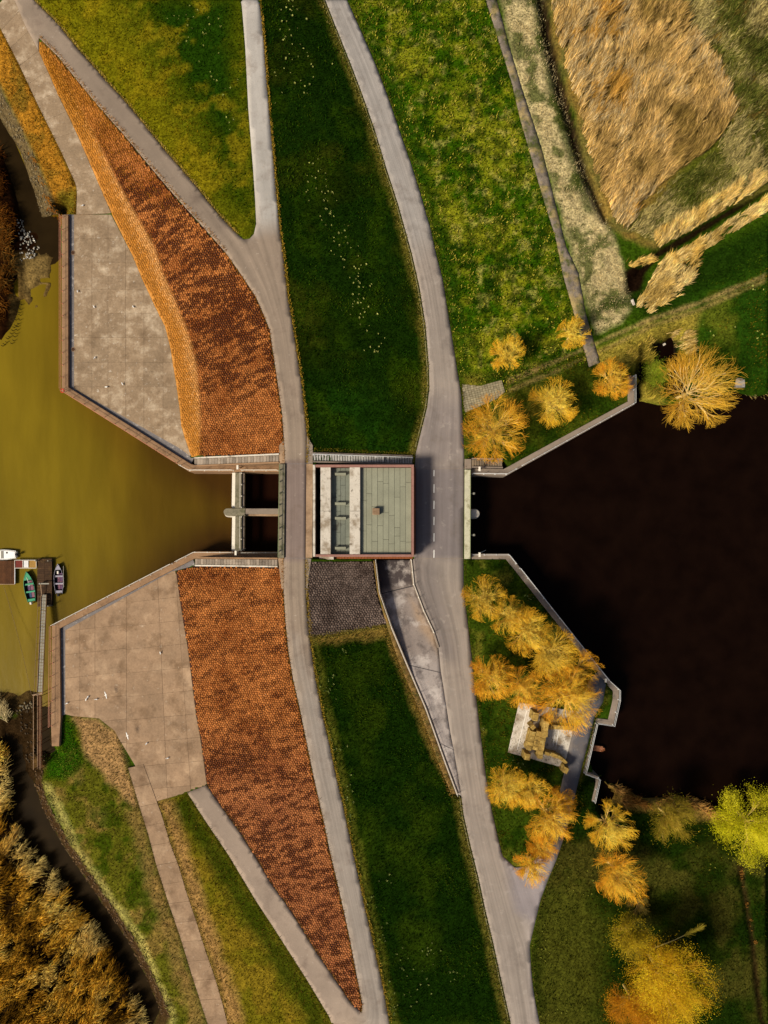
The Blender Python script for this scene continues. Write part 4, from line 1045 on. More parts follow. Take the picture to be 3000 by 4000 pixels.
# ------------------------------------------------------------ stairs
def stairs(label, x0, x1, yn, ys, z0, z1, n, mat, land=None, lowz=ZQ, rail=None, kerb=None, kn=True, ks=True, kerb_s=None):
    """flight running along x from (x0, z0) to (x1, z1); yn, ys photograph rows of the two sides at mid height"""
    zm = (z0 + z1) / 2
    Yn = U(0, yn, zm)[1]; Ys = U(0, ys, zm)[1]
    e = empty('staircase', (U(x0, 0, z0)[0], (Yn + Ys) / 2, min(z0, z1)), label, 'stairs')
    A = U(x0, 0, z0)[0]; B = U(x1, 0, z1)[0]
    zmin = min(z0, z1) - .8
    t = 0.0; items = []
    for k in range(n):
        f0, f1 = k / n, (k + 1) / n
        items.append((A + (B - A) * f0, A + (B - A) * f1, z0 + (z1 - z0) * (f0 if z1 > z0 else f1) + (abs(z1 - z0) / n if z1 > z0 else abs(z1 - z0) / n)))
    for k, (a, b, z) in enumerate(items):
        if land and land[0] <= k < land[1]: z = items[land[0]][2]
        lo, hi = min(a, b), max(a, b)
        mb = MB(); mb.box(lo + .01, hi - .045 - random.uniform(0, .02), Ys + .05, Yn - .05, z - .45, z + random.uniform(-.008, .008), .025)
        mb.build('step', mat, e)
    for flag, Y0, Y1, nm, m2 in ((kn, Yn, Yn + .22, 'side_wall', kerb or m_conw), (ks, Ys - .22, Ys, 'side_wall', kerb_s or m_quay)):
        if not flag: continue
        zz0, zz1 = z0 + .25, z1 + .25
        a, b = (A, B)
        V = [(a, Y0, zmin), (b, Y0, zmin), (b, Y1, zmin), (a, Y1, zmin), (a, Y0, zz0), (b, Y0, zz1), (b, Y1, zz1), (a, Y1, zz0)]
        mb = MB(); F = [(0, 3, 2, 1), (4, 5, 6, 7), (0, 1, 5, 4), (1, 2, 6, 5), (2, 3, 7, 6), (3, 0, 4, 7)]
        if B < A: F = [f[::-1] for f in F]
        mb.add(V, F); mb.build(nm, m2, e)
    return e, A, B, Yn, Ys
m_step = M('step_concrete', srgb(150, 136, 120), var=.2, scale=1.2, fine=.15, fscale=6, bump=.2, island=.3, stains=[(srgb(90, 80, 66), .9, .55, .7, .6)])
m_stepg = M('grey_step_concrete', srgb(162, 158, 152), var=.2, scale=1.2, fine=.15, fscale=6, bump=.2, island=.2, stains=[(srgb(80, 70, 62), .8, .55, .7, .7)])
stairs('long flight of concrete steps from the crest road down to the upper apron', 1090, 760, 1785, 1811, ZC - .05, ZA, 28, m_step, kerb=m_conp, kerb_s=m_quayw)
e2 = stairs('long flight of concrete steps from the crest road down to the lower apron', 1085, 763, 2183, 2208, ZC - .05, ZA, 28, m_step, kerb=m_quayw, kerb_s=m_conp)
stairs('grey steps with a landing between crest road and main road beside the sluice house', 1224, 1611, 1779, 1806, ZC - .05, ZM + .1, 38, m_stepg, land=(23, 27), kerb=m_quay)
stairs('short grey flight of steps from the main road bridge down to the basin wall', 1843, 1963, 1796, 1823, ZM + .05, ZQ - 1.0 + .9, 12, M('brown_step', srgb(120, 104, 84), var=.2, scale=1, fine=.2, bump=.2, island=.2), kerb=m_quay)
railing('galvanised handrail of the stairs beside the sluice house', [(1224, 1776), (1611, 1789)], lambda q: ZC + .1 - (q[0] - 1224) / 387 * 3.55, m_rail, h=.9, step=1.9)
# landing strips at the feet of the parapets
def pad(name, px, z, mat, th=.4):
    p = [U(a, b, z) for a, b in px]; mb = MB(); mb.prism(p, z - th, z, .02); return tag(mesh(name, mb.V, mb.F, mat), kind='structure')
pad('pavement', [(1197, 1812), (1222, 1812), (1220, 2179), (1194, 2179)], ZC + .12, m_conw)
pad('pavement', [(1199, 1702), (1222, 1740), (1222, 1811), (1197.5, 1811)], ZC + .07, m_quay)
pad('pavement', [(1090, 1740), (1108, 1720), (1113, 1811), (1091, 1811)], ZC + .07, m_conw)
pad('pavement', [(1086, 2180), (1109, 2180), (1107.5, 2300), (1100, 2300)], ZC + .07, m_conw)
pad('pavement', [(1194, 2180), (1216, 2182), (1206, 2260), (1197, 2335)], ZC + .07, m_quay)
pad('pavement', [(1815, 1793), (1841, 1793), (1841, 1833), (1815, 1833)], ZM + .1, m_quay)

# ------------------------------------------------------------ the sluice house
hx0, hx1 = U(1223, 0, ZC)[0], U(1615, 0, ZC)[0]
hy1, hy0 = U(0, 1817, ZC)[1], U(0, 2173, ZC)[1]
fxp = lambda px: U(px, 0, ZC)[0]
fyp = lambda py: U(0, py, ZC)[1]
e = empty('sluice_house', ((hx0 + hx1) / 2, (hy0 + hy1) / 2, 1.0), 'flat roofed sluice house with brick coping, two white beams and grey green roof panels', 'building')
def part(nm, mat, *boxes, ch=0.0):
    mb = MB()
    for b in boxes: mb.box(*b, ch)
    return mb.build(nm, mat, e)
wt = .22
part('wall', m_brickd, (hx0 + wt, hx1 - .004, hy0, hy0 + wt, 1.0, 7.45)).name
part('wall', m_brickd, (hx0 + wt, hx1 - .004, hy1 - wt, hy1, 1.0, 7.45))
part('wall', m_brickd, (hx1 - wt, hx1, hy0 + wt, hy1 - wt, 1.0, 7.45))
part('wall', m_conw, (hx0, hx0 + wt, hy0, hy1, 1.0, 7.45))
part('coping', m_conp, (hx0 - .02, fxp(1232), hy0 - .05, hy1 + .05, 7.453, 7.75), ch=.03)
part('coping', m_brick, (fxp(1232) + .003, hx1 - .3, hy1 - .32, hy1 + .08, 7.453, 7.70), ch=.03)
part('coping', m_brick, (fxp(1232) + .003, hx1 - .3, hy0 - .08, hy0 + .3, 7.453, 7.70), ch=.03)
part('coping', m_brick, (hx1 - .297, hx1 + .08, hy0 - .08, hy1 + .08, 7.453, 7.705), ch=.03)
part('floor_slab', m_dark, (hx0 + wt, hx1 - wt, hy0 + wt, hy1 - wt, 3.0, 4.0))
yy0, yy1 = hy0 + .302, hy1 - .322
ymid = fyp(1996)
for a, b in ((1252, 1292), (1366, 1407)):
    part('beam', m_conp, (fxp(a), fxp(b), yy0, ymid - .02, 4.2, 7.62), ch=.03)
    part('beam', m_conp, (fxp(a), fxp(b), ymid + .02, yy1, 4.2, 7.62), ch=.03)
rec = part('recess_floor', m_dark, (fxp(1292) + .005, fxp(1366) - .005, yy0, yy1, 5.6, 6.6))
def panel_rows(x0, x1, npan, z, mat, joints):
    w = (x1 - x0) / npan
    for i in range(npan):
        cuts = [yy0] + sorted(yy0 + (yy1 - yy0) * f for f in joints[i % len(joints)]) + [yy1]
        for c0, c1 in zip(cuts[:-1], cuts[1:]):
            part('roof_panel', mat, (x0 + i * w + .018, x0 + (i + 1) * w - .018, c0 + .018, c1 - .018, z - .1, z + random.uniform(-.006, .006)), ch=.01)
part('roof_deck', m_dark, (fxp(1408) + .003, hx1 - wt - .003, yy0, yy1, 5.4, 6.93))
panel_rows(fxp(1408) + .01, hx1 - .3, 9, 7.03, m_roof, [(.62, .27), (.7, .34), (.15, .55), (.33, .84), (.17, .48, .82), (.12, .45), (.21, .31, .66), (.15, .78), (.14, .83)])
panel_rows(fxp(1292) + .01, fxp(1366) - .01, 4, 6.7, M('recess_panel', srgb(112, 116, 104), var=.15, scale=.6, fine=.1, island=.08, stains=[(srgb(56, 48, 40), .6, .55, .7, .8)]), [(.4, .7), (.25, .5), (.35, .6, .8), (.2, .55)])
for py in (1851, 1967, 2024, 2141):
    y = fyp(py); v = part('vent_block', m_conw, (fxp(1309), fxp(1350), y - .17, y + .17, 6.71, 7.25), ch=.03)
    part('vent_cap', m_roof, (fxp(1308), fxp(1351), y - .2, y + .2, 7.253, 7.33), ch=.02)
ch = part('chimney', m_conw, (fxp(1456), fxp(1482), fyp(2010), fyp(1986), 7.04, 7.7), ch=.03)
part('chimney_cap', m_conw, (fxp(1455), fxp(1483), fyp(2011), fyp(1985), 7.703, 7.78), ch=.03)
# brick ledge round the road side, laid brick by brick
def bricks(x0, x1, y0, y1, z0, z1, along, L):
    n = max(1, int(abs((x1 - x0) if along == 'x' else (y1 - y0)) / L))
    for i in range(n):
        g = .012
        if along == 'x': bx_ = (x0 + (x1 - x0) * i / n + g, x0 + (x1 - x0) * (i + 1) / n - g, y0, y1)
        else: bx_ = (x0, x1, y0 + (y1 - y0) * i / n + g, y0 + (y1 - y0) * (i + 1) / n - g)
        part('brick', m_brickd, (*bx_, z0, z1 + random.uniform(-.01, .01)), ch=.012)
bricks(hx1 + .002, hx1 + .42, hy0 + .2, hy1 - .05, 4.2, 5.4, 'y', .44)
bricks(fxp(1300), hx1 - .05, hy0 - .42, hy0 - .002, 5.2, 6.3, 'x', .42)
part('lintel', m_conp, (fxp(1245), fxp(1302), hy0 - .5, hy0 - .01, 6.4, 6.9), ch=.02)
# ramp down to the house door
yA, yB = U(0, 2313, 2.2)[1], U(0, 2640, 4.0)[1]
def zramp(x, y): return np.interp(-np.asarray(y), [-yA, -yB], [2.3, 4.03]) + .03
fill('ramp', P_ramp, .6, 0.0, m_conr, zfun=zramp, cols=road_tint(srgb(140, 128, 120), [([(1440, 2170), (1620, 2170), (1620, 2285), (1470, 2315)], srgb(66, 58, 58), 14, .95), ([(1560, 2580), (1760, 2580), (1820, 3120), (1700, 2960)], srgb(160, 150, 144), 30, .8), ([(1600, 2330), (1720, 2500), (1720, 2560), (1640, 2460)], srgb(166, 140, 112), 12, .7)]))
o = fill('verge', P_verge, .5, .05, M('verge_soil', srgb(124, 98, 52), var=.3, scale=1, fine=.3, bump=.5, stains=[(srgb(80, 78, 30), .9, .5, .64, .8)]))
def wall_line(name, label, line, zt, w, zb, mat, cat='retaining wall'):
    L3 = [(*U(a, b, zt), zt) for a, b in line]; p = strip_poly(L3, w / 2, -w / 2)
    mb = MB(); mb.prism(p, zb, zt, .03); return tag(mesh(name, mb.V, mb.F, mat), label, cat)
wall_line('retaining_wall', 'low concrete retaining wall along the grass side of the ramp', rl, 4.28, .3, .5, m_quay)
wall_line('retaining_wall', 'low concrete retaining wall between ramp and main road', main_LR[:5], 4.22, .3, .5, m_quay)
railing('white pipe railing along the grass side of the ramp', rl, 4.28, m_white, h=.95, step=2.2)
railing('white pipe railing between the ramp and the main road', main_LR[:4], 4.22, m_white, h=.95, step=2.0)
part('door', m_dark, (fxp(1470), fxp(1604), hy0 - .02, hy0 + .01, 1.0, 5.0))
# ramp joints
for a, b in (((1486, 2320), (1616, 2288)), ((1592, 2597), (1722, 2628)), ((1722, 2905), (1774, 2930))):
    za = float(zramp(0, U(0, a[1], 3)[1])); A = U(*a, za); zb_ = float(zramp(0, U(0, b[1], 3)[1])); B = U(*b, zb_)
    mb = MB(); mb.bar((*A, za + .004), (*B, zb_ + .004), .16 if a[0] == 1486 else .07, .02); tag(mesh('ramp_joint', mb.V, mb.F, M('joint', srgb(70, 66, 66), var=.2)), kind='structure')

# road paint and joints
zt = ZM + .055
for k, (a, b) in enumerate(((1836, 1860), (1892, 1925), (1956, 1988), (2019, 2051), (2083, 2115), (2148, 2179))):
    p = [U(1693.5, b, zt), U(1696.5, b, zt), U(1697, a, zt), U(1694, a, zt)]
    mb = MB(); mb.prism(p, zt - .01, zt + .004); tag(mesh('road_marking', mb.V, mb.F, m_line), kind='structure')
for x0, x1, y, z in ((1625, 1812, 1831, zt), (1620, 1810, 2182, zt)):
    mb = MB(); mb.bar((*U(x0, y, z), z), (*U(x1, y, z), z), .06, .012); tag(mesh('road_joint', mb.V, mb.F, m_quay), kind='structure')
for x0, x1, y in ((1114, 1197, 1812), (1109, 1194, 2180)):
    mb = MB(); mb.bar((*U(x0, y, ZC + .055), ZC + .055), (*U(x1, y, ZC + .055), ZC + .055), .06, .012); tag(mesh('road_joint', mb.V, mb.F, m_gutter), kind='structure')
# kerb stones along the main road
def kerb(label, line, off, z, step, w=.16, mat=None):
    P3 = [U(a, b, z) for a, b in resample(line, 8)]
    acc = 0; last = P3[0]; e = None; prev = np.array(P3[0])
    pts = resample([(*p, 0) for p in P3], step)
    d_ = [0]
    for a, b in zip(P3[:-1], P3[1:]): d_.append(d_[-1] + math.hypot(b[0] - a[0], b[1] - a[1]))
    n = int(d_[-1] / step); xs = np.interp(np.arange(n + 1) * step, d_, [p[0] for p in P3]); ys = np.interp(np.arange(n + 1) * step, d_, [p[1] for p in P3])
    e = empty('kerb', (xs[0], ys[0], z), label, 'kerb'); me = None
    for i in range(n):
        a = math.atan2(ys[i + 1] - ys[i], xs[i + 1] - xs[i])
        if me is None:
            mb = MB(); mb.box(.01, step - .01, -w / 2 + off, w / 2 + off, -.25, .12, .025); o = mesh('kerb_stone', mb.V, mb.F, mat or m_gutter, e); me = o.data
        else: o = link('kerb_stone', me, None, e)
        o.location = (xs[i] - xs[0], ys[i] - ys[0], random.uniform(-.015, .01)); o.rotation_euler[2] = a + random.uniform(-.01, .01)
m_mkerb = M('mossy_kerb', srgb(132, 124, 84), var=.3, scale=1.5, fine=.25, bump=.3, stains=[(srgb(86, 84, 34), .8, .5, .62, .7)])
kerb('mossy kerb between the upper grass slope and the main road', main_LN[:-1], .22 - .5, ZM, 1.0, mat=m_mkerb)
kerb('mossy kerb between the lower grass slope and the main road', main_LS, .22 - .5, ZM, 1.0, mat=m_mkerb)
# paver fan at the road edge
pv = bedding('paved_crossing', P_pave, 3.93, M('paver_joint', srgb(92, 82, 44), var=.3, fine=.3))
cs = []
ux = np.array((10.6, -2.6)); uy = np.array((2.0, 8.2)); o0 = np.array((1790, 1500))
for i in range(20):
    for j in range(-2, 20):
        p = o0 + ux * i + uy * j; cs.append([tuple(p), tuple(p + ux), tuple(p + ux + uy), tuple(p + uy)])
cell_slabs(pv, P_pave, cs, 3.99, M('paver', srgb(140, 130, 104), var=.2, scale=1, fine=.2, island=.2), gap=.03, th=.1, amp=.02, minarea=.04)
# ------------------------------------------------------------ blades: grass, reeds, weeds
def scatter(poly, dens, seed, avoid=()):
    """random points in a photograph polygon, dens per square metre; returns world x, y, z and pixel position"""
    r = np.random.default_rng(seed)
    p = np.array([q[:2] for q in poly], float)
    lo, hi = p.min(0), p.max(0)
    n = int((hi - lo).prod() * .0016 * dens)
    Q = lo + r.random((n, 2)) * (hi - lo)
    Q = Q[inside(Q, [tuple(a) for a in p])]
    for a in avoid: Q = Q[sdist(Q, a) > 3]
    x, y, z = WA(Q)
    return x, y, z, Q, r

def blades(name, x, y, z, length, width, lean, az, colr, parent=None, label=None, mat=None, bend=.5, lift=1.0, kind='stuff'):
    """bent ribbon blades: five corners, three faces each"""
    n = len(x)
    if n == 0: return None
    dx, dy = np.cos(az), np.sin(az)
    px_, py_ = -dy, dx
    L = length
    h1 = L * .55 * np.cos(lean * .6) * lift; o1 = L * .55 * np.sin(lean * .6)
    h2 = h1 + L * .45 * np.cos(lean * (1 + bend)) * lift; o2 = o1 + L * .45 * np.sin(lean * (1 + bend))
    w = width / 2
    V = np.zeros((n, 5, 3))
    for k, (o, h, s) in enumerate(((0, 0, -1), (0, 0, 1), (o1, h1, .8), (o1, h1, -.8), (o2, h2, 0))):
        V[:, k, 0] = x + dx * o + px_ * w * s; V[:, k, 1] = y + dy * o + py_ * w * s; V[:, k, 2] = z + h - (.05 if k < 2 else 0)
    loops = (np.array([0, 1, 2, 3, 3, 2, 4])[None] + 5 * np.arange(n)[:, None]).ravel()
    C = np.repeat(colr[:, None, :], 5, 1)
    o = bigmesh(name, V.reshape(-1, 3), loops, np.tile([4, 3], n), mat or m_blade, parent, cols=np.clip(C.reshape(-1, 3), 0, 1))
    if kind and parent is None: tag(o, kind=kind)
    return o

def cmix(cols, t):
    cols = np.array(cols); t = np.clip(t, 0, .9999) * (len(cols) - 1); i = t.astype(int); f = (t - i)[:, None]
    return cols[i] * (1 - f) + cols[i + 1] * f

PAVED = (P_crest, P_main, P_npath, P_napron, P_sapron, P_spath, P_nrev, P_srev, P_patch, P_verge, P_rpath, P_pave, P_ramp)
# short grass over the meadows, one coat each
def lawn(poly, dens, seed, cols, L=(.14, .36), w=.10, cl=3.0, mixseed=0, jitter=.18, az0=None):
    x, y, z, Q, r = scatter(poly, dens, seed, PAVED)
    f = fbm(x, y, cl, 300 + mixseed, 4); keep = r.random(len(x)) < np.clip(.35 + 1.1 * f, .2, 1)
    x, y, z, f = x[keep], y[keep], z[keep], f[keep]
    n = len(x)
    t = (f - .5) * 2.4 + .5 + r.normal(0, jitter, n)
    c = cmix(cols, t) * r.uniform(.45, 1.4, (n, 1))
    az = r.uniform(0, 2 * np.pi, n) if az0 is None else r.normal(az0, .9, n)
    o = blades('grass', x, y, z, r.uniform(*L, n) * (.6 + .8 * f), r.uniform(.7, 1.3, n) * w, r.uniform(.25, .9, n), az, c)
    return o
DG = [srgb(10, 28, 2), srgb(20, 48, 4), srgb(34, 68, 7), srgb(66, 84, 12)]
OG = [srgb(32, 54, 5), srgb(64, 72, 7), srgb(94, 90, 9), srgb(128, 106, 15)]
NG = [srgb(20, 48, 4), srgb(44, 80, 8), srgb(100, 116, 16), srgb(176, 164, 60)]
LG = [srgb(16, 38, 4), srgb(34, 58, 7), srgb(66, 72, 11), srgb(112, 98, 22)]
FG = [srgb(9, 24, 2), srgb(17, 38, 4), srgb(38, 50, 7), srgb(68, 66, 12)]
lawn(P_mid, 16, 11, DG, cl=5, mixseed=1)
lawn(P_ss, 16, 12, DG, cl=6, mixseed=2)
lawn([(540, -60), (950, -60), (1000, 900), (890, 790), (830, 560), (680, 250)], 10, 113, DG, cl=5, mixseed=3)
lawn([(133, -60), (600, -60), (720, 250), (850, 560), (895, 780), (940, 920), (844, 826), (512, 422), (229, 96)], 9, 213, OG, cl=3, mixseed=13)
lawn(P_nl, 18, 14, NG, L=(.16, .45), w=.13, cl=1.0, mixseed=4, jitter=.25)
lawn(P_lN, 14, 15, LG, cl=3, mixseed=5)
lawn(P_lS, 14, 16, LG, cl=3, mixseed=6)
lawn(P_field, 12, 17, FG, cl=6, mixseed=7)
lawn([(2260, 1260), (2700, 1180), (3040, 1030), (3040, 1530), (2860, 1520), (2700, 1480), (2480, 1430)], 12, 18, LG, mixseed=8)
lawn([(2730, 1010), (3040, 840), (3040, 1040), (2700, 1150)], 14, 19, DG, mixseed=9)
lawn(P_st, 14, 20, [srgb(60, 64, 8), srgb(96, 84, 14), srgb(128, 100, 36), srgb(84, 80, 10)], cl=2.5, mixseed=10)
lawn(P_sb, 14, 21, [srgb(38, 60, 8), srgb(76, 80, 14), srgb(130, 106, 52), srgb(88, 86, 18)], cl=2, mixseed=11, L=(.1, .34))
lawn(P_nb, 18, 22, [srgb(96, 70, 18), srgb(150, 104, 30), srgb(170, 116, 34), srgb(90, 84, 24)], cl=3, mixseed=12, L=(.12, .4))
lawn([(240, 2808), (290, 2830), (320, 2980), (250, 3050), (180, 3040), (175, 2940), (232, 2915)], 40, 23, [srgb(40, 84, 14), srgb(74, 124, 24), srgb(140, 150, 50)], L=(.15, .45), w=.07, cl=2)
lawn([(1950, -40), (2110, -40), (2140, 150), (2260, 600), (2400, 930), (2470, 1180), (2420, 1260), (2330, 1300), (2262, 1066), (2115, 579), (2030, 320)], 26, 24, [srgb(60, 76, 30), srgb(140, 130, 74), srgb(204, 186, 138), srgb(190, 170, 120)], L=(.12, .4), w=.07, cl=2.2)

# tussocks along the road edges
def edge_tufts(line, side, n_per_m, cols, seed, off=(2, 12), L=(.15, .5)):
    r = np.random.default_rng(seed)
    pts = np.array(resample(line, 3)); d = np.gradient(pts[:, :2], axis=0); d /= np.hypot(d[:, 0], d[:, 1])[:, None]
    nrm = np.stack([-d[:, 1], d[:, 0]], 1) * side
    n = int(len(pts) * 3 * .04 * n_per_m)
    i = r.integers(0, len(pts), n)
    Q = pts[i, :2] + nrm[i] * r.uniform(*off, n)[:, None] + r.normal(0, 1.5, (n, 2))
    x, y, z = WA(Q)
    c = cmix(cols, r.random(n)) * r.uniform(.7, 1.2, (n, 1))
    return blades('grass', x, y, z, r.uniform(*L, n), r.uniform(.04, .08, n), r.uniform(.3, 1.1, n), r.uniform(0, 6.3, n), c)
YG = [srgb(124, 104, 28), srgb(190, 160, 70), srgb(214, 184, 96)]
edge_tufts(strip_R, -1, 40, [srgb(110, 96, 24), srgb(190, 150, 50), srgb(206, 170, 70)], 31, (0, 8))
edge_tufts(crest_RS, -1, 40, [srgb(110, 96, 24), srgb(186, 150, 50), srgb(206, 174, 80)], 32, (0, 9))
edge_tufts(nw_R, 1, 40, YG, 33, (0, 6)); edge_tufts(nw_L, 1, 26, [srgb(150, 96, 24), srgb(190, 130, 40), srgb(120, 90, 22)], 34, (1, 12))
edge_tufts(crest_LN, 1, 16, [srgb(150, 96, 30), srgb(176, 124, 50)], 35, (1, 7)); edge_tufts(crest_LS, 1, 18, [srgb(140, 96, 30), srgb(170, 124, 50)], 36, (1, 7))
edge_tufts(sw_R[1:], 1, 16, [srgb(160, 130, 70), srgb(120, 90, 30)], 37, (1, 8)); edge_tufts(sw_L, 1, 22, [srgb(60, 72, 14), srgb(110, 100, 26)], 38, (1, 12))
edge_tufts(main_LN, 1, 26, [srgb(84, 82, 24), srgb(150, 134, 60), srgb(190, 176, 100)], 39, (3, 24)); edge_tufts(main_LS, 1, 26, [srgb(84, 82, 24), srgb(140, 124, 56), srgb(180, 166, 96)], 40, (3, 24))
edge_tufts(main_RN[:-2], -1, 22, [srgb(60, 70, 20), srgb(110, 100, 36)], 41, (1, 9)); edge_tufts(main_RS, -1, 22, [srgb(60, 70, 20), srgb(120, 106, 40)], 42, (1, 9))
edge_tufts(side_R, -1, 20, [srgb(70, 80, 20), srgb(130, 118, 50)], 43, (1, 10)); edge_tufts(npath_L, 1, 24, [srgb(140, 90, 24), srgb(110, 80, 20)], 44, (0, 9))
edge_tufts(spath_L, 1, 18, [srgb(150, 120, 70), srgb(100, 90, 30)], 45, (0, 9)); edge_tufts(spath_R, -1, 18, [srgb(160, 126, 76), srgb(110, 92, 30)], 46, (0, 9))
edge_tufts([(1208, 2496), (1500, 2452)], -1, 60, [srgb(110, 100, 34), srgb(178, 160, 80)], 47, (-4, 14)); edge_tufts([(1500, 2452), (1560, 2591), (1640, 2780), (1712, 2970), (1770, 3110)], 1, 40, [srgb(120, 96, 40), srgb(176, 140, 70)], 48, (-8, 14))
edge_tufts([(1222, 1762), (1612, 1780)], -1, 40, [srgb(80, 84, 20), srgb(150, 134, 44)], 49, (0, 12), (.15, .4))
# weeds between the revetment stones
def weeds(poly, seed, rs, cut, lowf, cols):
    x, y, z, Q, r = scatter(poly, 26, seed)
    f = rows(x, y, rs) + lowf(Q) + r.normal(0, .03, len(x))
    k = f > cut; x, y, z = x[k], y[k], z[k]; n = len(x)
    c = cmix(cols, r.random(n)) * r.uniform(.7, 1.2, (n, 1))
    blades('weeds', x, y, z + .04, r.uniform(.12, .34, n), r.uniform(.04, .09, n), r.uniform(.5, 1.2, n), r.uniform(0, 6.3, n), c)
MC = [srgb(58, 22, 10), srgb(96, 44, 18), srgb(140, 82, 36)]
weeds(P_nrev, 51, 3, .53, lambda Q: np.where((Q[:, 1] > 1560) | (Q[:, 0] < np.interp(Q[:, 1], [q[1] for q in nband], [q[0] for q in nband]) + 8), -.3, 0), MC)
weeds(P_srev, 52, 8, .57, lambda Q: np.clip((Q[:, 1] - 2780) / 350, 0, 1) * .06, MC)
x, y, z, Q, r = scatter([(160, 180), (320, 340), (600, 680), (800, 930), (700, 900), (480, 720), (330, 480), (200, 300)], 60, 53)
c = cmix([srgb(150, 92, 20), srgb(196, 134, 36), srgb(110, 74, 18)], r.random(len(x))) * r.uniform(.7, 1.2, (len(x), 1))
keep = r.random(len(x)) < np.clip((900 - Q[:, 1]) / 700, .05, .8)
blades('weeds', x[keep], y[keep], z[keep] + .04, r.uniform(.15, .45, keep.sum()), r.uniform(.04, .08, keep.sum()), r.uniform(.5, 1.2, keep.sum()), r.uniform(0, 6.3, keep.sum()), c[keep])
ln = np.array(nband)[3:]
edge_tufts([tuple(p) for p in ln], 1, 30, [srgb(170, 110, 30), srgb(200, 144, 50)], 54, (-10, 16), (.1, .3))

# reed beds
def reeds(poly, dens, seed, cols, L=(1.2, 2.3), w=(.05, .13), az0=.95, spread=.35, lean=(.5, 1.0), cl=4.0, gap=.25, streaky=1.0, hz=0.0, rim=None, fray=1.0, wave=1.2):
    x, y, z, Q, r = scatter(poly, dens, seed)
    u = x * math.cos(az0) + y * math.sin(az0); v = -x * math.sin(az0) + y * math.cos(az0)
    st = fbm(u * .45, v * 1.6, 1.1, 500 + seed, 3); big = fbm(x, y, cl * 1.6, 520 + seed, 3)
    edge = sdist(Q, poly) + (fbm(x, y, 1.0, 580 + seed, 3) - .35) * 40 * fray + r.exponential(9, len(x)) * fray
    keep = (r.random(len(x)) < np.clip((st - gap) * 3.2 * streaky + (1 - streaky), 0.03, 1)) & (edge < 0)
    x, y, z, st, big = x[keep], y[keep], z[keep], st[keep], big[keep]; n = len(x)
    azf = az0 + (fbm(x, y, 6, 540 + seed, 2) - .5) * wave + r.normal(0, spread, n)
    c = cmix(cols, (big - .5) * 2.2 + .5 + r.normal(0, .16, n)) * (.22 + 1.3 * st[:, None]) * r.uniform(.35, 1.65, (n, 1))
    if rim is not None:
        dr = pdist(PX(x, y, z), rim[0]); t = np.clip(1.1 - dr / 110, 0, 1) * np.clip((fbm(x, y, 5, 555, 2) - .38) / .12, 0, 1)
        t = (t ** .7)[:, None]; c = c * (1 - t) + np.array(rim[1]) * (.45 + .9 * st[:, None]) * r.uniform(.6, 1.2, (n, 1)) * t
    return blades('reeds', x, y, z + hz, r.uniform(*L, n) * (.55 + .75 * st), r.uniform(*w, n), r.uniform(*lean, n), azf, c)
RC = [srgb(146, 120, 62), srgb(192, 158, 96), srgb(204, 168, 98), srgb(188, 170, 128), srgb(188, 144, 66)]
RG = [srgb(70, 78, 26), srgb(116, 112, 50), srgb(176, 160, 104), srgb(150, 136, 80)]
RP = [srgb(180, 150, 80), srgb(222, 196, 132), srgb(226, 190, 104), srgb(196, 160, 80)]
RB = [srgb(70, 48, 14), srgb(128, 88, 24), srgb(170, 122, 36), srgb(100, 78, 22), srgb(196, 180, 120)]
reeds([(2146, -50), (2160, 100), (2215, 300), (2270, 520), (2330, 720), (2400, 880), (2450, 900), (2490, 840), (2610, 700), (2780, 590), (2870, 450), (2865, 400), (2800, 250), (2690, 100), (2640, -50)], 85, 61, RC, L=(1.1, 2.1), az0=1.0)
reeds([(2640, -50), (2690, 100), (2800, 250), (2870, 420), (2790, 590), (2600, 710), (2450, 900), (2540, 950), (2700, 860), (3050, 660), (3050, -50)], 60, 62, RG, L=(.5, 1.2), az0=.8, spread=.6, lean=(.5, 1.2), streaky=.8)
for sgn, s_ in ((-1, 63), (1, 64)):
    a = [(x + sgn * (4 if sgn < 0 else 12), y + sgn * (10 if sgn < 0 else 26)) for x, y in dit2[:-1]]; b = [(x + sgn * 34, y + sgn * 74) for x, y in dit2[:-1]]
    reeds(ring(a, b[::-1]), 110, s_, RP, L=(.9, 1.7), az0=.7 if sgn > 0 else 1.1, lean=(.5, .9), cl=2, fray=.4)
reeds([(2560, 1020), (2700, 960), (2740, 980), (2720, 1080), (2650, 1160), (2540, 1230), (2460, 1200), (2520, 1130)], 100, 65, RP, L=(1.0, 1.8), az0=.7, lean=(.6, 1.2))
reeds([(2430, 1020), (2560, 980), (2560, 1040), (2480, 1060)], 100, 66, RP, L=(.9, 1.5), az0=.3, lean=(.7, 1.2))
reeds([(2590, 1300), (2680, 1270), (2720, 1330), (2700, 1400), (2640, 1360)], 90, 67, RP, L=(.9, 1.6), az0=.3, lean=(.7, 1.2))
reeds([(2420, 1360), (2540, 1310), (2570, 1340), (2555, 1440), (2590, 1580), (2480, 1560), (2480, 1440)], 50, 68, [srgb(110, 104, 30), srgb(170, 146, 60), srgb(190, 164, 90)], L=(.5, 1.2), az0=.6, lean=(.6, 1.2))
reeds([(2860, 1530), (2960, 1540), (3050, 1520), (3050, 1550), (2930, 1562)], 80, 69, RP, L=(.5, 1.0), az0=-1.2)
reeds([(2370, 3065), (2400, 3050), (2512, 3095), (2663, 3095), (2780, 3130), (2850, 3170), (2840, 3215), (2690, 3150), (2500, 3150), (2440, 3150)], 100, 70, [srgb(130, 90, 40), srgb(196, 150, 80), srgb(210, 170, 100)], L=(.8, 1.6), az0=-.4, lean=(.7, 1.3), spread=.7)
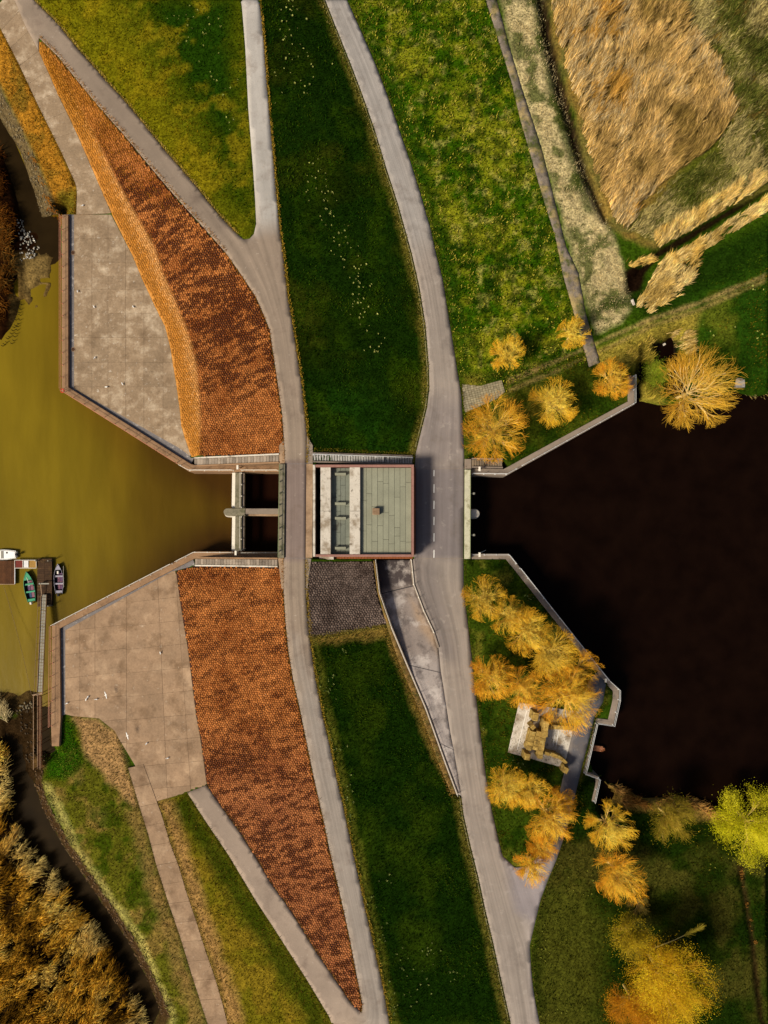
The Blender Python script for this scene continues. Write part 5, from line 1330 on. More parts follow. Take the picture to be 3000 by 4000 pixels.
reeds([(2895, 3390), (2935, 3640), (2960, 3700), (2945, 3700), (2905, 3560), (2885, 3400)], 90, 71, [srgb(130, 90, 36), srgb(180, 130, 60)], L=(.4, .9), az0=1.2)
SWR = [(-50, 2900), (20, 2900), (50, 2960), (44, 3060), (62, 3200), (130, 3290), (185, 3360), (265, 3450), (338, 3560), (415, 3650), (492, 3790), (552, 3900), (602, 4050), (-50, 4050)]
reeds(SWR, 110, 72, [srgb(84, 58, 14), srgb(168, 120, 32), srgb(216, 166, 56), srgb(150, 118, 36), srgb(222, 188, 96)], L=(1.6, 3.0), az0=.8, spread=.2, wave=1.0, lean=(.45, 1.0), cl=2.2, gap=.36, rim=([(44, 3060), (62, 3200), (130, 3290), (185, 3360), (265, 3450), (338, 3560), (415, 3650), (492, 3790), (552, 3900), (602, 4050)], srgb(226, 202, 124)), w=(.05, .11))
reeds([(-50, 2720), (10, 2710), (50, 2760), (70, 2800), (40, 2830), (-50, 2780)], 120, 79, [srgb(140, 120, 80), srgb(190, 174, 130)], L=(1.2, 2.0), az0=1.35, spread=.4)
reeds([(-50, 2900), (10, 2870), (35, 2960), (20, 3010), (-50, 3040)], 100, 80, [srgb(160, 120, 40), srgb(226, 196, 90)], L=(1.2, 2.0), az0=.3, spread=.4)
reeds([(-50, 480), (0, 560), (40, 640), (36, 745), (72, 860), (60, 960), (72, 1060), (66, 1150), (20, 1270), (-50, 1300)], 60, 81, [srgb(30, 15, 5), srgb(74, 40, 12), srgb(120, 74, 24), srgb(104, 84, 40)], L=(1.0, 2.2), az0=-.9, spread=1.0, lean=(.5, 1.2), gap=.32)
reeds([(110, 590), (135, 600), (190, 760), (245, 850), (262, 890), (245, 905), (180, 820)], 70, 82, [srgb(150, 90, 20), srgb(206, 136, 36), srgb(120, 80, 20)], L=(.7, 1.4), az0=-1.0, spread=.4, lean=(.8, 1.3))
reeds(ring([(a - 4, b) for a, b in rip[1:]], [(a + 24, b - 6) for a, b in rip[1:]][::-1]), 60, 83, [srgb(110, 110, 40), srgb(190, 180, 110), srgb(160, 140, 70)], L=(.3, .8), az0=2.6, spread=1.0, lean=(.6, 1.3))

# ------------------------------------------------------------ stones thrown along the creeks
def rocks(name, poly, dens, size, cols, seed, label=None):
    x, y, z, Q, r = scatter(poly, dens, seed)
    n = len(x)
    base = np.array([(1, 0, 0), (-.6, .8, 0), (-.6, -.8, 0), (.2, .1, .9), (.5, .75, .35), (.4, -.8, .3), (-.9, 0, .4), (0, 0, -.8)])
    F = np.array([(0, 4, 3), (0, 3, 5), (4, 1, 6), (4, 6, 3), (3, 6, 2), (3, 2, 5), (0, 5, 7), (5, 2, 7), (2, 6, 7), (6, 1, 7), (1, 4, 7), (4, 0, 7)])
    s = r.uniform(*size, n); a = r.uniform(0, 6.28, n); ca, sa = np.cos(a), np.sin(a)
    B = base[None] * r.uniform(.7, 1.3, (n, 8, 3)) * s[:, None, None] * .5
    V = np.stack([B[..., 0] * ca[:, None] - B[..., 1] * sa[:, None] + x[:, None], B[..., 0] * sa[:, None] + B[..., 1] * ca[:, None] + y[:, None], B[..., 2] * .8 + z[:, None] + s[:, None] * .1], -1)
    c = cmix(cols, r.random(n)) * r.uniform(.7, 1.2, (n, 1))
    o = bigmesh(name, V.reshape(-1, 3), (F[None] + 8 * np.arange(n)[:, None, None]).ravel(), np.full(n * 12, 3), m_rock, cols=np.clip(np.repeat(c, 8, 0), 0, 1))
    return tag(o, kind='stuff')
rocks('riprap', [(-40, 400), (0, 440), (85, 600), (128, 727), (160, 835), (236, 985), (236, 860), (192, 781), (134, 600), (30, 400), (-40, 300)], 9, (.16, .4), [srgb(90, 78, 52), srgb(140, 124, 92), srgb(60, 48, 30)], 91)
rocks('riprap', [(60, 860), (95, 855), (130, 930), (160, 960), (130, 1010), (80, 1020), (75, 930)], 8, (.2, .45), [srgb(150, 144, 130), srgb(196, 190, 176), srgb(110, 104, 92)], 92)
rocks('riprap', ring([(a - 32, b + 6) for a, b in rip], rip[::-1]), 9, (.2, .45), [srgb(74, 54, 32), srgb(110, 86, 56), srgb(50, 34, 20)], 93)
rocks('riprap', [(60, 2760), (130, 2740), (140, 2960), (110, 2990), (90, 2880)], 3, (.2, .4), [srgb(50, 38, 22), srgb(90, 76, 56)], 94)
rocks('riprap', [(168, 2720), (198, 2725), (200, 2920), (170, 2990)], 7, (.2, .45), [srgb(74, 56, 36), srgb(130, 112, 84), srgb(50, 36, 22)], 95)
rocks('riprap', [(75, 2745), (130, 2740), (130, 2765), (80, 2775)], 7, (.3, .55), [srgb(90, 80, 60), srgb(130, 120, 96)], 96)
rocks('riprap', [(1700, 2440), (1712, 2470), (1726, 2530), (1712, 2530)], 8, (.08, .2), [srgb(90, 76, 50), srgb(120, 100, 70)], 97)

# pale tufts dotted on the dike slopes, each its own plant
def tuft_mesh(seed, col_):
    r = np.random.default_rng(seed); V = []; F = []; C = []
    for i in range(26):
        a = r.uniform(0, 6.28); l = r.uniform(.08, .2); h = r.uniform(.08, .2); w = .035
        p = np.array((math.cos(a), math.sin(a))); q = np.array((-p[1], p[0]))
        b = p * l * .2
        n = len(V)
        V += [(*(b - q * w), -.03), (*(b + q * w), -.03), (*(p * l + q * w * .7), h), (*(p * l - q * w * .7), h * .95)]
        F.append((n, n + 1, n + 2, n + 3)); C += [np.array(col_) * r.uniform(.7, 1.2)] * 4
    return V, F, C
def tufts(label, group, specs, n_each, col_, seed):
    r = np.random.default_rng(seed)
    meshes = []
    for k in range(4):
        V, F, C = tuft_mesh(seed * 10 + k, col_)
        me = bpy.data.meshes.new('flower_tuft'); me.from_pydata([tuple(map(float, v)) for v in V], [], F)
        a = me.color_attributes.new('tint', 'FLOAT_COLOR', 'POINT'); c = np.ones((len(V), 4), np.float32); c[:, :3] = np.clip(C, 0, 1); a.data.foreach_set('color', c.ravel())
        me.materials.append(m_blade); meshes.append(me)
    for (cx, cy, sx_, sy_, n) in specs:
        for i in range(n):
            Q = np.array([[r.normal(cx, sx_), r.normal(cy, sy_)]])
            if any(sdist(Q, p)[0] < 4 for p in PAVED): continue
            x, y, z = WA(Q)
            o = bpy.data.objects.new('flower_tuft', meshes[r.integers(0, 4)]); col.objects.link(o)
            o.location = (x[0], y[0], z[0]); o.rotation_euler[2] = r.uniform(0, 6.28); s = r.uniform(.45, 1.0); o.scale = (s, s, s)
            tag(o, label, 'tuft', group)
tufts('small pale yellow tuft dotted among others in the dark grass between the two upper roads', 'pale tufts on the upper inner slope',
      [(1140, 60, 35, 60, 22), (1130, 190, 40, 50, 14), (1190, 290, 40, 40, 12), (1080, 340, 30, 50, 6), (1240, 680, 25, 60, 16), (1280, 820, 22, 50, 20), (1330, 930, 22, 40, 14), (1390, 1080, 30, 40, 20), (1400, 1180, 30, 40, 16), (1440, 1270, 30, 50, 10), (1480, 1390, 30, 40, 6)], 1, srgb(206, 208, 120), 5)
tufts('small pale yellow tuft dotted in the olive grass wedge of the upper left', 'pale tufts on the upper left wedge',
      [(740, 60, 50, 40, 14), (790, 150, 50, 50, 14), (830, 340, 40, 40, 10), (890, 460, 40, 30, 8)], 1, srgb(176, 182, 96), 6)
tufts('small pale tuft in the dark grass of the long lower slope beside the crest road', 'pale tufts on the lower inner slope',
      [(1350, 2535, 12, 20, 4), (1280, 2700, 16, 40, 14), (1320, 2930, 16, 20, 8), (1365, 3090, 12, 30, 8), (1375, 3180, 14, 16, 8), (1500, 3430, 14, 12, 5), (1450, 3520, 10, 20, 4), (1510, 3640, 20, 30, 7), (1560, 3780, 30, 30, 8), (1680, 3720, 20, 30, 10), (1640, 3800, 30, 30, 8), (1780, 3820, 30, 20, 6), (1620, 3900, 40, 30, 8), (1540, 3930, 20, 30, 8)], 1, srgb(160, 170, 96), 7)
tufts('small pale tuft growing in the meadow right of the lower road junction', 'pale tufts on the lower right meadow',
      [(2130, 3620, 20, 60, 12), (2230, 3400, 30, 40, 6), (2120, 3700, 15, 40, 10), (2180, 3960, 40, 20, 10), (2300, 3500, 30, 60, 5), (2780, 3390, 20, 8, 5)], 1, srgb(168, 170, 70), 8)
tufts('small pale tuft standing in the green meadow at the right edge above the basin', 'pale tufts on the right meadow', [(2960, 1130, 25, 6, 4), (2800, 1280, 30, 20, 4), (2960, 1310, 15, 20, 4)], 1, srgb(200, 204, 110), 9)
tufts('small pale tuft in the lawn beside the lower basin wall', 'pale tufts on the lower lawn', [(2070, 2335, 20, 8, 6), (2030, 2985, 20, 8, 7), (1890, 2850, 8, 12, 3)], 1, srgb(170, 180, 110), 10)
# ------------------------------------------------------------ trees
def tubes(P0, P1, R0, R1, n=3):
    """many tapered tubes at once"""
    d = P1 - P0; L = np.linalg.norm(d, axis=1, keepdims=True) + 1e-9; d = d / L
    up = np.where(np.abs(d[:, 2:3]) < .9, np.array([[0, 0, 1.]]), np.array([[1., 0, 0]]))
    x = np.cross(d, up); x /= np.linalg.norm(x, axis=1, keepdims=True) + 1e-9; y = np.cross(d, x)
    a = np.arange(n) * 2 * np.pi / n
    off = x[:, None] * np.cos(a)[None, :, None] + y[:, None] * np.sin(a)[None, :, None]
    V = np.concatenate([P0[:, None] + off * R0[:, None, None], P1[:, None] + off * R1[:, None, None]], 1)
    k = np.arange(n); q = np.stack([k, (k + 1) % n, n + (k + 1) % n, n + k], 1).ravel()
    loops = (q[None] + 2 * n * np.arange(len(P0))[:, None]).ravel()
    return V.reshape(-1, 3), loops, np.full(len(P0) * n, 4)

def unit(v): return v / (np.linalg.norm(v, axis=1, keepdims=True) + 1e-9)

def grow(R_, H, seed, n0=13, kids=(6, 6, 7), el=(4, 80), tips=1.0, th=.28, lens=(.48, .36, .26, .17), droop=0.0, skew=(0, 0)):
    r = np.random.default_rng(seed)
    segs = []          # level, P0, P1, r0, r1
    base = np.array([[0, 0, -.3]]); top = np.array([[r.normal(0, .1), r.normal(0, .1), th * H]])
    segs.append((0, base, top, np.array([.20]) * R_ / 4, np.array([.13]) * R_ / 4))
    az = np.arange(n0) * 2 * np.pi / n0 + r.normal(0, .25, n0)
    e_ = np.radians(r.uniform(el[0], el[1], n0)); e_[0] = np.radians(80)
    pos = np.repeat(top, n0, 0) + np.stack([np.zeros(n0), np.zeros(n0), r.uniform(-.06, .06, n0) * H], 1)
    d = np.stack([np.cos(az) * np.cos(e_) + skew[0], np.sin(az) * np.cos(e_) + skew[1], np.sin(e_) * H / (2 * R_) * 1.1], 1); d = unit(d)
    L = lens[0] * R_ * r.uniform(.8, 1.2, n0) * np.where(e_ > 1, .9, 1.05)
    rad = np.full(n0, .075 * R_ / 4 + .02)
    rmul = (.62, .58, .6)
    for lev in range(4):
        ns = (4, 3, 3, 2)[lev]
        pts = [pos]
        dd = d.copy()
        for s in range(ns):
            dd = unit(dd + r.normal(0, .10, dd.shape) + np.array([0, 0, .05 - droop * (lev >= 2)]))
            p1 = pts[-1] + dd * (L / ns)[:, None]
            r0 = rad * (1 - .5 * s / ns); r1 = rad * (1 - .5 * (s + 1) / ns)
            segs.append((lev + 1, pts[-1], p1, r0, r1)); pts.append(p1)
        if lev == 3: break
        k = kids[lev]; n = len(pos)
        t = np.tile(np.linspace(.25, 1.0, k), n) + r.uniform(-.05, .05, n * k); t = np.clip(t, .2, 1)
        idx = np.repeat(np.arange(n), k); f = t * ns; i = np.minimum(f.astype(int), ns - 1); f = f - i
        A = np.stack(pts, 1); p = A[idx, i] * (1 - f)[:, None] + A[idx, i + 1] * f[:, None]
        pd = unit(A[idx, i + 1] - A[idx, i])
        rnd = unit(r.normal(0, 1, pd.shape)); perp = unit(rnd - (rnd * pd).sum(1, keepdims=True) * pd)
        ang = np.radians(r.uniform(18, 44 + 16 * (lev == 2), len(idx)))[:, None] * np.where(t > .95, .5, 1)[:, None]
        out = unit(p * np.array([[1, 1, .4]]) + 1e-6)
        d = unit(pd * np.cos(ang) + perp * np.sin(ang) + out * (.28 if lev < 2 else .12))
        L = L[idx] * lens[lev + 1] / lens[lev] * r.uniform(.75, 1.25, len(idx)) * (1.15 - .3 * t)
        rad = rad[idx] * rmul[lev] * (1 - .3 * t)
        pos = p
    tipd = np.concatenate([np.hypot(s[2][:, 0], s[2][:, 1]) for s in segs if s[0] == 4])
    tipa = np.concatenate([np.arctan2(s[2][:, 1], s[2][:, 0]) for s in segs if s[0] == 4])
    nb_ = 14; ctr = (np.arange(nb_) + .5) / nb_ * 2 * np.pi - np.pi
    mx = np.array([np.percentile(np.append(tipd[np.abs((tipa - c0 + np.pi) % (2 * np.pi) - np.pi) < .3], .3 * R_), 95) for c0 in ctr])
    mx = np.maximum(mx, .45 * np.median(mx)); want = R_ * r.uniform(.93, 1.06, nb_)
    g_ = want / mx; cc_ = np.concatenate([ctr - 2 * np.pi, ctr, ctr + 2 * np.pi]); gg_ = np.tile(g_, 3)
    def sq(P):
        f = np.interp(np.arctan2(P[:, 1], P[:, 0]), cc_, gg_)[:, None]
        Q = P * np.concatenate([f, f, np.full_like(f, min(1.2, np.median(g_)))], 1)
        rr = np.hypot(Q[:, 0], Q[:, 1]) / R_; r2 = np.where(rr > .82, .82 + .2 * np.tanh((rr - .82) / .2), rr)
        Q[:, :2] *= (r2 / (rr + 1e-9))[:, None]
        return Q
    return [(l, sq(a), sq(b), c, d) for l, a, b, c, d in segs]

def make_tree(label, cpx, cpy, rpx, seed, cols=None, H=None, z0=None, leaf=None, group='bare golden trees round the basin', name='bare_tree', trunkc=None, basepx=None, **kw):
    """crown centre in the picture; the trunk stands below it"""
    Rm = rpx * .0385
    H = H or Rm * 1.75 + .8
    zg = 4.0
    for _ in range(4):
        x, y = U(cpx, cpy, zg + H * .62); zg = float(Zf(x, y))
        if zg < .4: zg = .9
    e = empty(name, (x, y, zg), label, 'tree', group)
    cols = cols or [srgb(196, 112, 26), srgb(226, 162, 38), srgb(240, 196, 62), srgb(214, 170, 50)]
    trunkc = trunkc or srgb(226, 192, 112)
    hue = np.random.default_rng(seed + 77).uniform(.92, 1.16); cols = [tuple(np.array(q) * hue) for q in cols]
    segs = grow(Rm, H, seed, **kw)
    r = np.random.default_rng(seed + 900)
    for nm, sel, ns in (('trunk', (0, 1, 2), 5), ('crown', (3, 4), 3)):
        P0 = np.concatenate([s[1] for s in segs if s[0] in sel]); P1 = np.concatenate([s[2] for s in segs if s[0] in sel])
        R0 = np.concatenate([s[3] for s in segs if s[0] in sel]); R1 = np.concatenate([s[4] for s in segs if s[0] in sel])
        if nm == 'crown': R0 = np.maximum(R0, .015); R1 = np.maximum(R1, .009)
        V, lp, sz = tubes(P0, P1, R0, R1, ns)
        if nm == 'trunk': c = np.tile(np.array(trunkc), (len(P0), 1)) * r.uniform(.8, 1.1, (len(P0), 1))
        else:
            rel = np.hypot(P1[:, 0], P1[:, 1]) / Rm
            c = cmix(cols[::-1], np.clip(rel * .9 + r.normal(0, .15, len(P0)), 0, 1)) * r.uniform(.8, 1.15, (len(P0), 1))
        bigmesh(nm, V, lp, sz, m_bark, e, cols=np.clip(np.repeat(c, 2 * ns, 0), 0, 1))
    if leaf:
        nleaf, size, lc = leaf
        T = np.concatenate([s[2] for s in segs if s[0] >= 3])
        i = r.integers(0, len(T), nleaf); p = T[i] + r.normal(0, .55, (nleaf, 3))
        az = r.uniform(0, 6.28, nleaf); tl = r.uniform(-.9, .9, nleaf); s = r.uniform(.6, 1.3, nleaf) * size
        a = np.stack([np.cos(az) * np.cos(tl), np.sin(az) * np.cos(tl), np.sin(tl)], 1) * s[:, None]
        b = np.stack([-np.sin(az), np.cos(az), np.zeros(nleaf)], 1) * s[:, None] * .45
        V = np.stack([p - a * .5, p + b * .5, p + a * .5, p - b * .5], 1)
        c = cmix(lc, np.clip(fbm(p[:, 0], p[:, 1], 1.2, seed) * 1.6 - .3 + r.normal(0, .15, nleaf), 0, 1)) * r.uniform(.75, 1.2, (nleaf, 1))
        bigmesh('leaves', V.reshape(-1, 3), (np.arange(4)[None] + 4 * np.arange(nleaf)[:, None]).ravel(), np.full(nleaf, 4), m_blade, e, cols=np.clip(np.repeat(c, 4, 0), 0, 1))
    return e
YB = [srgb(224, 164, 36), srgb(244, 198, 52), srgb(250, 218, 90), srgb(240, 210, 90)]
OB = [srgb(224, 150, 36), srgb(244, 184, 46), srgb(248, 206, 70), srgb(236, 196, 78)]
T = [
 ('small golden tree alone on the upper grass, left of the field path', 1983, 1378, 72, 1, YB),
 ('small golden tree leaning over the end of the field path', 2238, 1302, 66, 2, YB),
 ('golden tree at the railed corner of the upper basin wall', 2396, 1480, 84, 3, OB),
 ('round golden tree in the middle of the upper lawn', 2165, 1570, 100, 4, YB),
 ('large round orange tree beside the upper bridge steps', 1930, 1678, 132, 5, OB),
 ('yellow tree nearest the bridge on the lower lawn', 1895, 2338, 94, 7, YB),
 ('small yellow tree second from the bridge on the lower lawn', 1985, 2405, 84, 8, YB),
 ('golden tree third from the bridge along the lower basin wall', 2062, 2468, 100, 9, YB),
 ('golden tree fourth from the bridge along the lower basin wall', 2145, 2545, 108, 10, YB),
 ('golden tree fifth from the bridge along the lower basin wall', 2245, 2630, 105, 11, OB),
 ('orange tree beside the main road, left of its neighbour on the lower lawn', 1922, 2648, 98, 12, OB),
 ('orange tree standing just above the ruin base on the lower lawn', 2040, 2690, 86, 13, OB),
 ('large orange tree spreading over the top of the stone ruin', 2232, 2735, 132, 14, OB),
 ('golden tree beside the main road below the ruin', 1978, 3075, 90, 15, YB),
 ('golden tree below the ruin, second from the main road', 2075, 3095, 80, 16, YB),
 ('orange tree reaching over the dark side path', 2150, 3200, 112, 17, OB),
 ('small golden tree with tips over the upper bend of the side path', 2196, 3128, 58, 27, OB),
 ('small orange tree between side path and lower lawn edge', 2115, 3300, 62, 18, OB),
 ('lowest orange tree of the lower lawn, over the path junction', 2078, 3385, 72, 19, OB),
 ('golden tree on the meadow right of the side path', 2388, 3235, 98, 20, YB),
 ('orange tree on the meadow below its golden neighbour', 2420, 3420, 104, 21, OB)]
for lb, cx, cy, rp, sd_, cc in T: make_tree(lb, cx, cy, rp, 100 + sd_, cc)
make_tree('big spreading bare tree with pale limbs overhanging the dark basin', 2715, 1520, 168, 206, [srgb(206, 156, 44), srgb(232, 186, 62), srgb(240, 204, 96)], H=10, trunkc=srgb(238, 212, 146), n0=12, kids=(7, 6, 6), lens=(.5, .40, .28, .18))
make_tree('olive bush tree on the basin bank below the reeds', 2625, 3205, 100, 222, [srgb(120, 104, 26), srgb(166, 142, 40), srgb(190, 160, 60)], leaf=(2500, .16, [srgb(110, 110, 24), srgb(170, 150, 40)]))
make_tree('bright yellow green leafy willow at the right edge by the basin', 2952, 3225, 140, 223, [srgb(170, 160, 30), srgb(216, 200, 40)], H=9, leaf=(30000, .15, [srgb(160, 160, 20), srgb(214, 206, 30), srgb(236, 226, 60)]), name='leafy_tree', group=None)
make_tree('yellow leafy willow at the bottom of the lower right meadow', 2600, 3830, 170, 224, [srgb(190, 140, 30), srgb(226, 180, 40)], H=10, leaf=(30000, .15, [srgb(190, 140, 24), srgb(226, 190, 30), srgb(240, 212, 50)]), name='leafy_tree', group=None)
make_tree('amber leafy willow cut by the bottom edge of the picture', 2480, 3930, 110, 225, [srgb(176, 110, 24), srgb(216, 160, 34)], H=8, leaf=(14000, .14, [srgb(170, 104, 20), srgb(210, 150, 30)]), name='leafy_tree', group=None)
make_tree('small olive willow at the top of the yellow willow clump', 2470, 3670, 85, 226, [srgb(150, 130, 30), srgb(196, 166, 40)], leaf=(5000, .17, [srgb(140, 124, 24), srgb(206, 176, 40)]), name='leafy_tree', group=None)
make_tree('bright green sapling beside the dark pond', 2560, 1462, 48, 228, [srgb(120, 130, 30), srgb(160, 164, 40)], H=2.4, leaf=(2500, .15, [srgb(90, 124, 20), srgb(140, 160, 36), srgb(170, 186, 60)]), name='sapling', group=None)
make_tree('thin dry shrub between the two lower meadow trees', 2495, 3540, 48, 229, [srgb(150, 130, 50), srgb(186, 160, 80)], H=2.2, name='shrub', group=None, kids=(5, 4, 4))
# the long bare bough of the willow clump
e = empty('fallen_bough', (*U(2520, 3730, 5), 2.8), 'long pale bough with a twiggy end sticking out of the willow clump', 'branch')
A = Vector((*U(2540, 3715, 4), 3.6)); B = Vector((*U(2640, 3680, 7), 6.5)); Cc = Vector((*U(2740, 3630, 8), 7.6))
mb = MB(); mb.tube([A, (A + B) / 2 + Vector((0, .2, .3)), B, Cc], [.09, .07, .055, .03], 6); mb.build('bough', M('pale_bark', srgb(206, 190, 120), var=.2), e)
r = np.random.default_rng(5); n = 260
t = r.uniform(.35, 1, n); P0 = np.array(B)[None] * (1 - t[:, None]) + np.array(Cc)[None] * t[:, None]
dd = unit(np.tile(np.array(Cc - B), (n, 1)) + r.normal(0, 1.2, (n, 3))); P1 = P0 + dd * r.uniform(.4, 1.2, (n, 1))
V, lp, sz = tubes(P0 - np.array(e.location), P1 - np.array(e.location), np.full(n, .02), np.full(n, .01))
bigmesh('twigs', V, lp, sz, m_bark, e, cols=np.tile(np.array(srgb(196, 176, 60)), (len(V), 1)))

# ------------------------------------------------------------ the ruin
P_base = [(2028, 2744), (1984, 2939), (2203, 3000), (2213, 2960), (2240, 2852), (2258, 2780)]
pw = ccw([U(a, b, 4.12) for a, b in P_base]); mb = MB(); mb.prism(pw, 3.2, 4.12, .03)
tag(mesh('ruin_base', mb.V, mb.F, m_conp), 'pale concrete base slab under the stone ruin', 'slab')
e = empty('stone_ruin', (*U(2110, 2870, 4.12), 4.12), 'mossy ruin of an old stone lock with curved side walls on a concrete base', 'ruin')
def course_wall(path, w, zs, L=.8, jag=True, z0=4.12):
    """path in photograph pixels at ground height; zs = wall height at the start and at the end"""
    Wp = [np.array(U(a, b, z0)) for a, b in path]
    d_ = [0]
    for a, b in zip(Wp[:-1], Wp[1:]): d_.append(d_[-1] + np.hypot(*(b - a)))
    tot = d_[-1]; h = .42
    X_ = [p[0] for p in Wp]; Y_ = [p[1] for p in Wp]
    k = 0; z = z0
    while z < z0 + max(zs) - .1:
        s = -(L / 2) * (k % 2)
        while s < tot - .05:
            l = L * random.uniform(.75, 1.25); s0, s1 = max(0, s), min(tot, s + l); s += l
            if s1 - s0 < .12: continue
            hh = np.interp((s0 + s1) / 2, [0, tot], zs)
            if z > z0 + hh - .2: continue
            A = np.array((np.interp(s0 + .012, d_, X_), np.interp(s0 + .012, d_, Y_))); B = np.array((np.interp(s1 - .012, d_, X_), np.interp(s1 - .012, d_, Y_)))
            dd = (B - A) / (np.hypot(*(B - A)) + 1e-9); nn = np.array((-dd[1], dd[0])); ww = w / 2 + random.uniform(-.05, .05)
            mb = MB(); mb.prism([tuple(A - nn * ww), tuple(B - nn * ww), tuple(B + nn * ww), tuple(A + nn * ww)], z + .01, z + h - .01 + random.uniform(-.02, .02), .035)
            mb.build('stone', m_ruin, e)
        z += h; k += 1
course_wall([(2082, 2768), (2076, 2800)], .85, (2.6, 2.6)); course_wall([(2050, 2925), (2046, 2952)], .85, (2.4, 2.4))
course_wall([(2120, 2798), (2112, 2850), (2100, 2905), (2096, 2945)], .75, (2.8, 2.6)); course_wall([(2072, 2842), (2054, 2915)], .8, (2.2, 2.2))
course_wall([(2096, 2842), (2078, 2915)], .9, (2.0, 2.1)); course_wall([(2128, 2826), (2190, 2832), (2245, 2838)], .7, (2.0, 1.2))
course_wall([(2114, 2925), (2150, 2935), (2185, 2952), (2208, 2976)], .6, (2.0, 1.0)); course_wall([(2188, 2988), (2205, 2996)], 1.0, (1.9, 1.9), L=1.0)
course_wall([(2064, 2818), (2074, 2830)], .7, (2.3, 2.3))
for a, b in (((2060, 2765), (2020, 2930)), ((2170, 2850), (2160, 2915)), ((2182, 2852), (2172, 2917))):
    mb = MB(); mb.bar((*U(*a, 4.12), 4.125), (*U(*b, 4.12), 4.125), .07, .02); mb.build('groove_strip', m_line, e)
# brick pier stump in the basin
e = empty('brick_pier', (*U(2338, 2923, .9), .35), 'small crumbling brick pier stump in the water below the ruin', 'pier')
mb = MB(); mb.prism([U(a, b, .75) for a, b in [(2313, 2910), (2350, 2914), (2364, 2922), (2364, 2932), (2352, 2938), (2311, 2932)]], -2, .75, .05); mb.build('core', m_brickd, e)
m_obrick = M('old_brick', srgb(176, 118, 84), var=.2, scale=2, fine=.2, island=.25, bump=.3)
for i in range(9):
    for j in range(4):
        cx_b, cy_b = 2314 + i * 5.6 - j * .8, 2914 + j * 5.2 + i * .6
        if (i > 7 and j in (0, 3)) or random.random() < .08: continue
        x, y = U(cx_b, cy_b, .9); mb = MB(); mb.box(x - .1, x + .1, y - .095, y + .095, .74, .9 + random.uniform(-.03, .03), .015); mb.build('brick', m_obrick, e)

# ------------------------------------------------------------ landing stage, boats
def hull_mesh(Ln, Bm, D, bow=.75, transom=.72):
    st = 14; V = []; F = []
    prof = [(1.0, 1.0), (.93, .55), (.72, .15), (.3, 0)]
    outl = [(s * a, b) for s, a, b in [(-1, *p) for p in prof] + [(1, *p) for p in prof[::-1]]]
    def half(t):
        if t < .45: return Bm / 2 * (transom + (1 - transom) * math.sin(t / .45 * math.pi / 2))
        return Bm / 2 * max(0.02, 1 - ((t - .45) / .55) ** 2.2 * 1.0)
    def ring_at(t, g):
        b = max(.012, half(t) - g); sh = D * (1 + .35 * t ** 3)
        return [(t * Ln - Ln / 2 - (g if t > .5 else -g) * (t > .98 or t < .02), o * b, max(g * 1.4, h * sh) - .12 if g else h * sh - .12) for o, h in outl]
    n = len(outl)
    for g in (0, .06):
        for k in range(st): V += ring_at(k / (st - 1), g)
    o2 = st * n
    for k in range(st - 1):
        for i in range(n - 1):
            a = k * n + i
            F.append((a, a + n, a + n + 1, a + 1)); F.append((o2 + a, o2 + a + 1, o2 + a + n + 1, o2 + a + n))
        for i in (0, n - 1):
            a = k * n + i; f = (a, o2 + a, o2 + a + n, a + n); F.append(f if i == 0 else f[::-1])
    F.append(tuple(range(n))[::-1]); F.append(tuple(o2 + i for i in range(n))); 
    return V, F, half
def plank_deck(e, name, x0, x1, y0, y1, z, n, along, mat, gap=.02):
    for i in range(n):
        mb = MB()
        if along == 'y': mb.box(x0 + (x1 - x0) * i / n + gap / 2, x0 + (x1 - x0) * (i + 1) / n - gap / 2, y0, y1, z - .05, z + random.uniform(-.006, .006), .006)
        else: mb.box(x0, x1, y0 + (y1 - y0) * i / n + gap / 2, y0 + (y1 - y0) * (i + 1) / n - gap / 2, z - .05, z + random.uniform(-.006, .006), .006)
        mb.build(name, mat, e)
